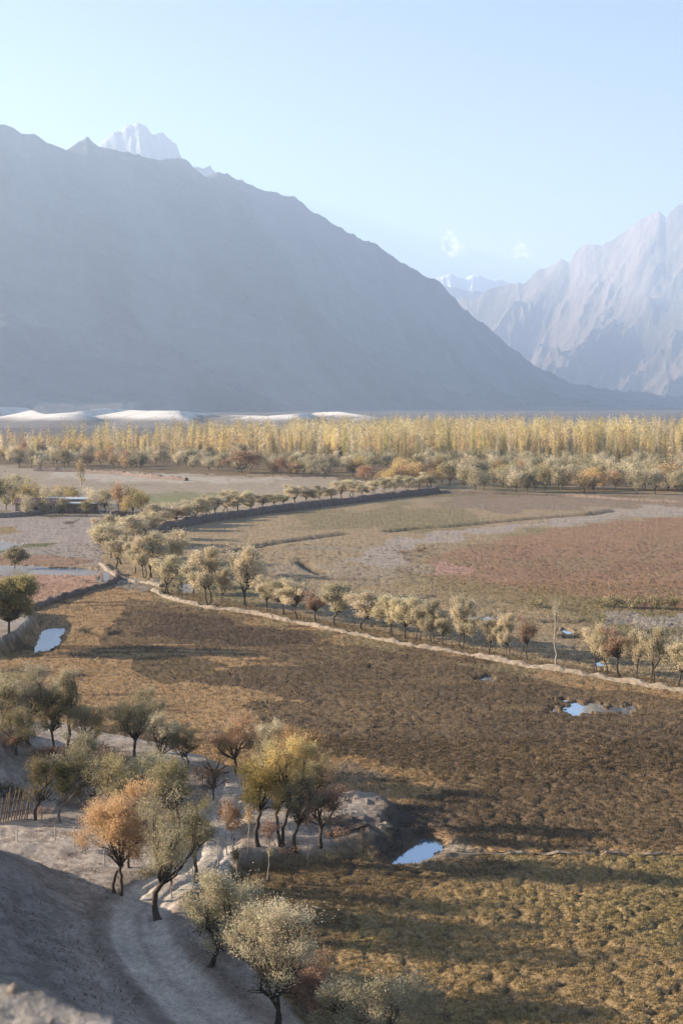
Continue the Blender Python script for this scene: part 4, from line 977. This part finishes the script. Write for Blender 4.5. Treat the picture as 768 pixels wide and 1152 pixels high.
for i, (px, py, tp, wd, lb) in enumerate(bend):
    place(px, py, tp - 2, wd * 1.35, PW, "willow_tree", lb, "tree", GC)
# levee row
GL = "willows leaning along the dark embankment wall"
lv = [(176, 598), (188, 594), (199, 592), (211, 588), (222, 586), (233, 583), (244, 581), (255, 579), (268, 577), (282, 576), (295, 574), (308, 572), (320, 571), (333, 569), (346, 568), (358, 566), (371, 565), (383, 563), (396, 561), (408, 560), (420, 558), (432, 556), (445, 555), (458, 553), (470, 551), (482, 550)]
for i, (px, py) in enumerate(lv):
    hh = 27 - i * 0.45 + prng.uniform(-3, 3)
    if 9 <= i <= 12: hh -= 6
    lab = "pale bushy willow on the near half of the dark embankment" if i < 9 else ("small grey-brown willow on the middle of the dark embankment" if i < 18 else "small leaning willow on the far end of the dark embankment")
    place(px, py - 1.5, py - hh, hh * prng.uniform(1.05, 1.4) * (1.15 if i < 9 else 1), PW, "willow_tree", lab, "tree", GL)

# --- far groves
FWG = [variant(260 + i, 6.0, 5.8, 1.2, ['sage', 'grey', 'beige', 'sage', 'olive'][i], 620, 0.45, lean=0, nl=7, k=4, twigs=0, sub=2) for i in range(5)]
FOR_ = [variant(280 + i, 6.0, 6.0, 0.9, ['orange', [(0.46, 0.27, 0.17), (0.40, 0.25, 0.16), (0.34, 0.23, 0.14)], 'yellow', [(0.33, 0.21, 0.13), (0.28, 0.19, 0.12), (0.24, 0.17, 0.11)]][i], 620, 0.45, lean=0, nl=7, k=4, twigs=0, sub=2) for i in range(4)]
def poplar_variant(seed, pal, shoots=300, leaf=0.75):
    rng = np.random.default_rng(seed); h, r = 18.5, 0.85
    n = 7; lob = []
    for i in range(n):
        t = i / (n - 1); rr = r * (0.75 + 0.5 * math.sin(math.pi * min(t * 1.1, 1)) - 0.55 * t ** 3) * rng.uniform(.8, 1.15)
        lob.append((np.array([rng.normal() * .15, rng.normal() * .15, 2.6 + t * (h - 4.6)]), np.array([rr, rr, 1.9]), int(rng.integers(3))))
    cm = crown_mesh(rng, lob, shoots, 3, leaf * .85, leaf * 1.6, PAL[pal], up=2.2, spread=.35, gap=.26, jit=.07, wratio=.38)
    b = MB(); b.tube(curve_pts((0, 0, -.3), (0, 0, h * .8), rng, .01, 5), np.linspace(.2, .06, 5), 5)
    return dict(h=h, w=2.6, tm=b.mesh("trunk", BARK_PALE, True), cm=cm)
POP = [poplar_variant(300 + i, ['gold', 'gold', 'lime', 'beige', 'gold', 'yellow'][i]) for i in range(6)]
POPL = [poplar_variant(320 + i, ['gold', 'lime', 'beige', 'gold'][i], 75, 1.25) for i in range(4)]
BIGP = [poplar_variant(340 + i, ['lime', 'gold'][i], 420, .7) for i in range(2)]

def far(x, y, s, sx, vs, name, label, cat, group, i=None):
    v = vs[i if i is not None else prng.randrange(len(vs))]
    root = empty(name, (x, y, H1(x, y)), prng.uniform(0, 6.28)); root.scale = (sx, sx, s)
    tag(root, label, cat, group); link("trunk", v['tm'], root); link("crown", v['cm'], root); return root
# grey willow grove in front of the poplars (right half), and a looser one to the left
cnt = 0
cand = []
for k in range(6000):
    px = prng.uniform(-40, 810)
    pyb = prng.uniform(510, 557)
    front = np.interp(px, [-40, 40, 200, 300, 380, 430, 500, 768], [527, 527, 529, 536, 540, 548, 553, 557])
    back = np.interp(px, [-40, 40, 200, 300, 380, 430, 500, 768], [515, 516, 519, 524, 524, 521, 516, 511])
    if pyb > front or pyb < back: continue
    cand.append((px, pyb))
pts = []
for px, py in cand:
    if all(abs(px - a) > 6.0 or abs(py - b) > 1.7 for a, b in pts): pts.append((px, py))
pts = pts[:290]
for px, py in pts:
    x, y = G(px, py, 0); n_ = vn(np.array([px / 40.]), np.array([py / 12.]), 8)[0]
    edge = py > np.interp(px, [-40, 380, 500, 768], [524, 536, 548, 551])
    orange = n_ > 0.78 or (px < 150 and n_ > 0.4) or (400 < px < 480 and 535 < py < 548 and n_ > .5) or (230 < px < 300 and n_ > .55)
    if orange: far(x, y, prng.uniform(.85, 1.2), prng.uniform(.85, 1.25), FOR_, "autumn_tree", "rounded orange or golden bush-like tree among the grey willows of the far grove", "tree", "autumn trees in the far grove", prng.choice([0, 0, 1, 2, 2, 3]))
    else: far(x, y, prng.uniform(.9, 1.35), prng.uniform(.95, 1.35), FWG, "willow_tree", "grey-green rounded willow at the front edge of the far grove" if edge else "grey-green rounded willow crowded under the poplars of the far grove", "tree", "grey willows in the far grove")
# poplars
pp = []
rngp = np.random.default_rng(9)
def density(px, y):
    left = np.interp(px, [-60, 60, 130, 200, 260, 320, 400], [.10, .16, .40, .6, .75, .9, 1.0])
    return left
tries = 0
allp = []
while len(allp) < 2200 and tries < 60000:
    tries += 1
    y = 520 + 780 * rngp.random() ** 1.15; px = rngp.uniform(-60, 830)
    ymin = np.interp(px, [-60, 60, 200, 300, 420, 768], [690, 690, 670, 660, 650, 640])
    ymax = np.interp(px, [-60, 60, 150, 250, 420, 500], [880, 900, 980, 1050, 1300, 1350])
    if y < ymin or y > ymax or rngp.random() > density(px, y): continue
    x = (px - 384) / FPX * y
    cl = vn(np.array([x / 26]), np.array([y / 40]), 77)[0]
    if rngp.random() > sst(.33, .66, cl) + 0.08 * (px > 380): continue
    allp.append((y, x, px))
allp.sort()
ind = allp[:300]; rest = allp[300:]
for y, x, px in ind:
    s = rngp.choice([rngp.uniform(.5, .8), rngp.uniform(.75, 1.1), rngp.uniform(.9, 1.28)])
    if px < 300: s *= rngp.uniform(.7, 1.15)
    g = rngp.integers(6)
    lab = ("pale golden poplar, slender column in the sparse half of the far grove" if px < 330 else "golden poplar, slender column in the dense front of the far grove")
    far(x, y, s, s * rngp.uniform(.75, 1.15), POP, "poplar_tree", lab, "tree", "golden poplars in the far grove", int(g))
# rest of the poplars: one mass
def merged_poplars():
    Vs, Fs, Cs = [], [], []; n0 = 0
    for v in POPL:
        me = v['cm']; n = len(me.vertices); V = np.empty(n * 3, np.float32); me.vertices.foreach_get("co", V); V = V.reshape(-1, 3)
        c = np.empty(n * 4, np.float32); me.color_attributes["albedo"].data.foreach_get("color", c); c = c.reshape(-1, 4)[:, :3]
        v['V'] = V; v['C'] = c
    for y, x, px in rest:
        v = POPL[rngp.integers(len(POPL))]; a = rngp.uniform(0, 6.28); s = rngp.choice([rngp.uniform(.55, .85), rngp.uniform(.8, 1.1), rngp.uniform(.9, 1.2)]); q = s * rngp.uniform(.8, 1.2)
        if rngp.random() < .03: s *= 1.15
        V = v['V']; ca, sa = math.cos(a) * q, math.sin(a) * q
        W = np.stack([V[:, 0] * ca - V[:, 1] * sa + x, V[:, 0] * sa + V[:, 1] * ca + y, V[:, 2] * s], 1)
        Vs.append(W); Cs.append(v['C'] * rngp.uniform(.75, 1.15) * (0.72 + 0.5 * vn(np.array([x / 45]), np.array([y / 70]), 91)[0]) * np.array([1, 1 + .08 * (vn(np.array([x / 30]), np.array([y / 30]), 92)[0] - .5), .95])); n0 += len(V)
    V = np.concatenate(Vs); C = np.concatenate(Cs); F = np.arange(len(V)).reshape(-1, 4)
    o = link("poplar_forest", mesh_np("poplar_forest", V, F, False, C, [LEAF])); tag(o, "dense mass of golden poplars filling the back of the far grove", None, None, 'stuff')
merged_poplars()
# bushes between the poplars: gold, orange and dark
for k in range(46):
    px = prng.uniform(-10, 400); py = prng.uniform(509, np.interp(px, [0, 200, 400], [525, 527, 534])); x, y = G(px, py, 0)
    far(x, y, prng.uniform(.8, 1.3), prng.uniform(.9, 1.4), FWG, "willow_tree", "grey scrubby willow among the sparse poplars on the mud flat side of the far grove", "tree", "grey willows in the far grove")
for k in range(60):
    px = prng.uniform(0, 790); py = prng.uniform(504, 522) if px > 380 else prng.uniform(506, 520)
    x, y = G(px, py, 0)
    i = prng.choice([0, 2, 2, 1, 3])
    far(x, y, prng.uniform(1.0, 1.5), prng.uniform(.9, 1.4), FOR_, "autumn_tree", "rounded golden or rust tree set among the poplar columns", "tree", "autumn trees among the poplars", i)
place(752, 552, 523, 46, FOR_, "autumn_tree", "broad bright orange tree beside the grey willow grove", "tree", "autumn trees in the far grove", idx=0)
place(432, 546, 530, 20, FOR_, "autumn_tree", "small bright orange tree above the embankment", "tree", "autumn trees in the far grove", idx=0)
place(455, 546, 526, 30, FOR_, "autumn_tree", "salmon-orange tree close to the far end of the embankment", "tree", "autumn trees in the far grove", idx=1)
place(272, 532, 508, 46, FOR_, "autumn_tree", "wide brown-orange tree beside the far sandy clearing", "tree", "autumn trees in the far grove", idx=1)

# --- farm compound far left
def house(px, py, w_, d_, h_, rm, wm_, label, rz=0.1, roof='flat', name="farmhouse", door=True):
    x, y, z = base_at(px, py); root = empty(name, (x, y, z), rz); tag(root, label, "house", "farm buildings by the mud flat")
    b = MB(); b.box((0, 0, h_ / 2 - .2), (w_, d_, h_ + .4)); b.build("wall", wm_, root)
    b = MB()
    if roof == 'flat': b.box((0, 0, h_ + .13), (w_ + .7, d_ + .7, .22))
    else:
        e = w_ / 2 + .4; g = d_ / 2 + .4; t = h_ + .03
        V = [[-e, -g, t], [e, -g, t], [e, g, t], [-e, g, t], [-e, 0, t + 1.3], [e, 0, t + 1.3], [-e, -g, t + .12], [e, -g, t + .12], [e, g, t + .12], [-e, g, t + .12], [-e, 0, t + 1.45], [e, 0, t + 1.45]]
        b.add(V, [[0, 1, 2, 3], [6, 7, 11, 10], [8, 9, 10, 11], [0, 1, 7, 6], [2, 3, 9, 8], [1, 2, 8, 7], [7, 8, 11, 11], [3, 0, 6, 9], [9, 6, 10, 10]])
    b.build("roof", rm, root)
    n = max(1, int(w_ // 3))
    for i in range(n):
        b = MB(); cx = -w_ / 2 + (i + .5) * w_ / n
        if i == 0 and door: b.box((cx, -d_ / 2 - .03, 1.0), (1.0, .1, 2.0)); b.build("door", WOOD, root)
        else: b.box((cx, -d_ / 2 - .03, h_ * .58), (.9, .1, .9)); b.build("window", DARK, root)
house(42, 577, 11, 5, 2.6, REDROOF, MUDWALL, "long low farmhouse with rusty red roof behind the pale bank", .12, 'gable')
house(58, 576, 5, 5, 3.2, GREYROOF, WHITEWALL, "small white-walled shed beside the red-roofed farmhouse", -.1)
house(78, 575, 12, 7, 3.4, GREYROOF, MUDWALL, "low mud farmhouse with long grey roof", .05)
house(92, 577, 8, 5, 2.6, GREYROOF, DARKSTONE, "dark open-looking barn at the end of the farm buildings", .0)
comp = [(30, 580, 559, 20, 'W', "grey willow in front of the red roof"), (50, 580, 562, 18, 'W', "small willow in front of the white shed"), (70, 580, 561, 18, 'W', "willow in front of the grey-roofed farmhouse"), (98, 581, 564, 18, 'W', "low willow before the dark barn"), (8, 574, 545, 26, 'W', "bushy willow at the edge of the farm compound"), (-6, 576, 540, 26, 'W', "willow beyond the picture edge of the farm"), (24, 572, 540, 20, 'P', "yellow-green poplar behind the red roof"), (33, 572, 534, 16, 'P', "tall yellow-green poplar behind the farmhouse"),
        (14, 568, 542, 16, 'P', "pale yellow poplar at the outer end of the farm"), (40, 566, 538, 12, 'P', "narrow poplar behind the white shed"), (92, 545, 508, 12, 'P', "lone golden poplar in the sandy clearing"),
        (64, 571, 550, 22, 'W', "willow behind the white shed"), (52, 569, 549, 20, 'W', "grey willow between the farm roofs"), (104, 577, 553, 20, 'W', "brownish willow after the last barn"), (118, 576, 552, 22, 'W', "grey willow before the golden bushes"),
        (80, 568, 550, 22, 'O', "golden bush behind the grey-roofed farmhouse"), (66, 562, 548, 18, 'O', "golden bush behind the farm"), (134, 579, 545, 20, 'O', "bright golden bush on the dark bank"), (150, 579, 552, 22, 'O', "golden bush at the tip of the dark bank"), (142, 581, 562, 16, 'O', "low rust bush on the dark bank"),
        (160, 578, 556, 18, 'O', "last golden bush of the dark bank"), (0, 560, 540, 30, 'W', "grey tree high behind the farm"), (18, 556, 536, 30, 'W', "round grey tree behind the yellow poplars"), (-20, 548, 520, 30, 'W', "grey tree far beyond the farm edge")]
for px, py, tp, wd, ty, lb in comp:
    vs = {'W': FWG, 'P': BIGP, 'O': FOR_}[ty]
    place(px, py, tp, wd, vs, {'W': "willow_tree", 'P': "poplar_tree", 'O': "autumn_tree"}[ty], lb, "tree", "trees around the farm", idx=(0 if 'rust' not in lb else 3) if ty == 'O' and 'bright' in lb else (2 if ty == 'O' else None))

# ------------------------------------------------------------------ fences, posts, stones
def stake_fence():
    x0, y0, z0 = base_at(-12, 928, 1.2); x1, y1, z1 = base_at(30, 921, 1.2); rng = np.random.default_rng(3)
    root = empty("stake_fence", ((x0 + x1) / 2, (y0 + y1) / 2, 0)); cx, cy = root.location.x, root.location.y
    tag(root, "leaning brown stake fence at the foot of the blue-shaded dune", "fence")
    n = 15
    for i in range(n):
        t = i / (n - 1); x = x0 + (x1 - x0) * t; y = y0 + (y1 - y0) * t; z = H1(x, y); b = MB()
        b.tube(np.array([[x - cx, y - cy, z - .2], [x - cx + .35 + rng.normal() * .12, y - cy, z + rng.uniform(1.7, 2.3)]]), [.055, .04], 6); b.build("stake", WOOD, root, True)
    for hgt in (0.7, 1.4):
        b = MB(); b.tube(np.array([[x0 - cx, y0 - cy - .07, H1(x0, y0) + hgt], [x1 - cx + .3, y1 - cy - .07, H1(x1, y1) + hgt]]), [.04, .035], 6); b.build("rail", WOOD, root, True)
stake_fence()
def posts(pl, label, m, rad=.045, wires=True, seed=0, group=None, z0=0.0, nm="wire_fence"):
    P = [base_at(a, b, z0) for a, b, h in pl]; root = empty(nm, P[0]); tag(root, label, "fence", group); rng = np.random.default_rng(seed)
    o = np.array(P[0]); tops = []
    for (x, y, z), (a, b_, h) in zip(P, pl):
        mpp = math.hypot(y, 30) / FPX; q = np.array([x, y, z]) - o; b = MB()
        top = q + np.array([rng.normal() * .05, 0, h * mpp]); tops.append((q, top))
        b.tube(np.array([q + [0, 0, -.25], top]), [rad, rad * .8], 6); b.build("post", m, root, True)
    if wires:
        b = MB()
        for f in (.45, .85):
            L = np.array([q + (t - q) * f for q, t in tops]); b.tube(L, .006, 3)
        b.build("wire", POSTM, root, True)
posts([(-40, 950, 14), (20, 946, 14), (62, 945, 15), (84, 952, 22), (118, 975, 18)], "wire fence on pale posts on the sandy slope", POSTM, z0=1.2)
posts([(24, 638, 5), (42, 640, 6), (58, 641, 6), (79, 643, 7), (87, 644, 7), (100, 645, 7), (110, 645, 6), (122, 643, 5)], "fence of pale posts along the water above the pink field", POSTM, .06)
posts([(40, 682, 6), (52, 678, 6), (64, 674, 6), (76, 670, 6), (88, 667, 6), (100, 664, 5), (112, 661, 5), (122, 657, 6), (129, 651, 6), (130, 643, 6)], "thin wire fence on top of the low dark wall by the pink field", POSTM, .04)
posts([(2, 722, 8), (16, 716, 8), (28, 708, 8), (40, 702, 8), (42, 693, 8)], "fence on the bank around the large olive-yellow tree", POSTM, .05, z0=1.6)
posts([(296, 692, 9), (306, 696, 9), (316, 697, 8), (344, 703, 9), (365, 706, 7)], "short row of sticks behind the pale wall", WOOD, .06, False)
# white notice board by the levee gap
x, y, z = base_at(120, 655); rt = empty("notice_board", (x, y, z)); tag(rt, "small white board standing at the corner of the pink field", "sign")
b = MB(); b.box((0, 0, 1.1), (0.95, .08, 1.5)); b.build("board", BOARDW, rt)
for sx in (-.4, .4):
    b = MB(); b.box((sx, .07, .8), (.08, .06, 2.0)); b.build("leg", WOOD, rt)
# rocks
def rock(px, py, r, label, m, seed, z0=1.2, group=None, flat=.7):
    import bmesh
    x, y, z = base_at(px, py, z0); bm = bmesh.new(); bmesh.ops.create_icosphere(bm, subdivisions=3, radius=r); rg = np.random.default_rng(seed); off = rg.uniform(0, 50)
    for v in bm.verts:
        c = v.co / r; k = .7 + .6 * float(fbm(np.array([c.x * 1.5 + off + c.z]), np.array([c.y * 1.5 - c.z]), 3, seed)[0]); v.co *= k; v.co.z *= flat
    me = bpy.data.meshes.new("rock"); bm.to_mesh(me); bm.free(); me.materials.append(m)
    o = link("rock", me); o.location = (x, y, z + r * .25); tag(o, label, "rock", group)
rock(430, 931, .36, "whitish boulder on the sand beside the dark bank", STONE, 1)
rock(437, 931, .26, "smaller stone leaning on the whitish boulder", STONE, 2)
rock(434, 928, .24, "stone perched behind the whitish boulder", STONE, 3)
rng = random.Random(8)
for k in range(40):
    az = R(rng.uniform(-13.4, -4)); rr = rng.uniform(4.3, 6.8); x, y = math.sin(az) * rr, math.cos(az) * rr
    import bmesh
    r = rng.uniform(.008, .03); z = H1(x, y); bm = bmesh.new(); bmesh.ops.create_icosphere(bm, subdivisions=2, radius=r)
    for v in bm.verts: v.co *= rng.uniform(.8, 1.15); v.co.z *= .7
    me = bpy.data.meshes.new("stone"); bm.to_mesh(me); bm.free(); me.materials.append(STONE)
    o = link("stone", me); o.location = (x, y, z + r * .3); tag(o, "small grey stone on the rocky ledge below the viewpoint", "stone", "stones on the ledge")
# fallen branch on the shaded slope
def branch(px, py, L, label, seed, z0=1.2, rz=0.3):
    x, y, z = base_at(px, py, z0); rg = np.random.default_rng(seed); b = MB(); ca, sa = math.cos(rz), math.sin(rz)
    t = np.linspace(-L / 2, L / 2, 9); P = np.stack([t * ca, t * sa + .12 * np.sin(t * 3), np.array([H1(x + a * ca, y + a * sa) - z + .1 for a in t])], 1)
    b.tube(P, np.linspace(.09, .03, 9), 6)
    o = b.build("fallen_branch", BARK, None, True); o.location = (x, y, z); tag(o, label, "branch")
branch(395, 936, 3.2, "fallen branch lying on the sand left of the whitish boulder", 1)
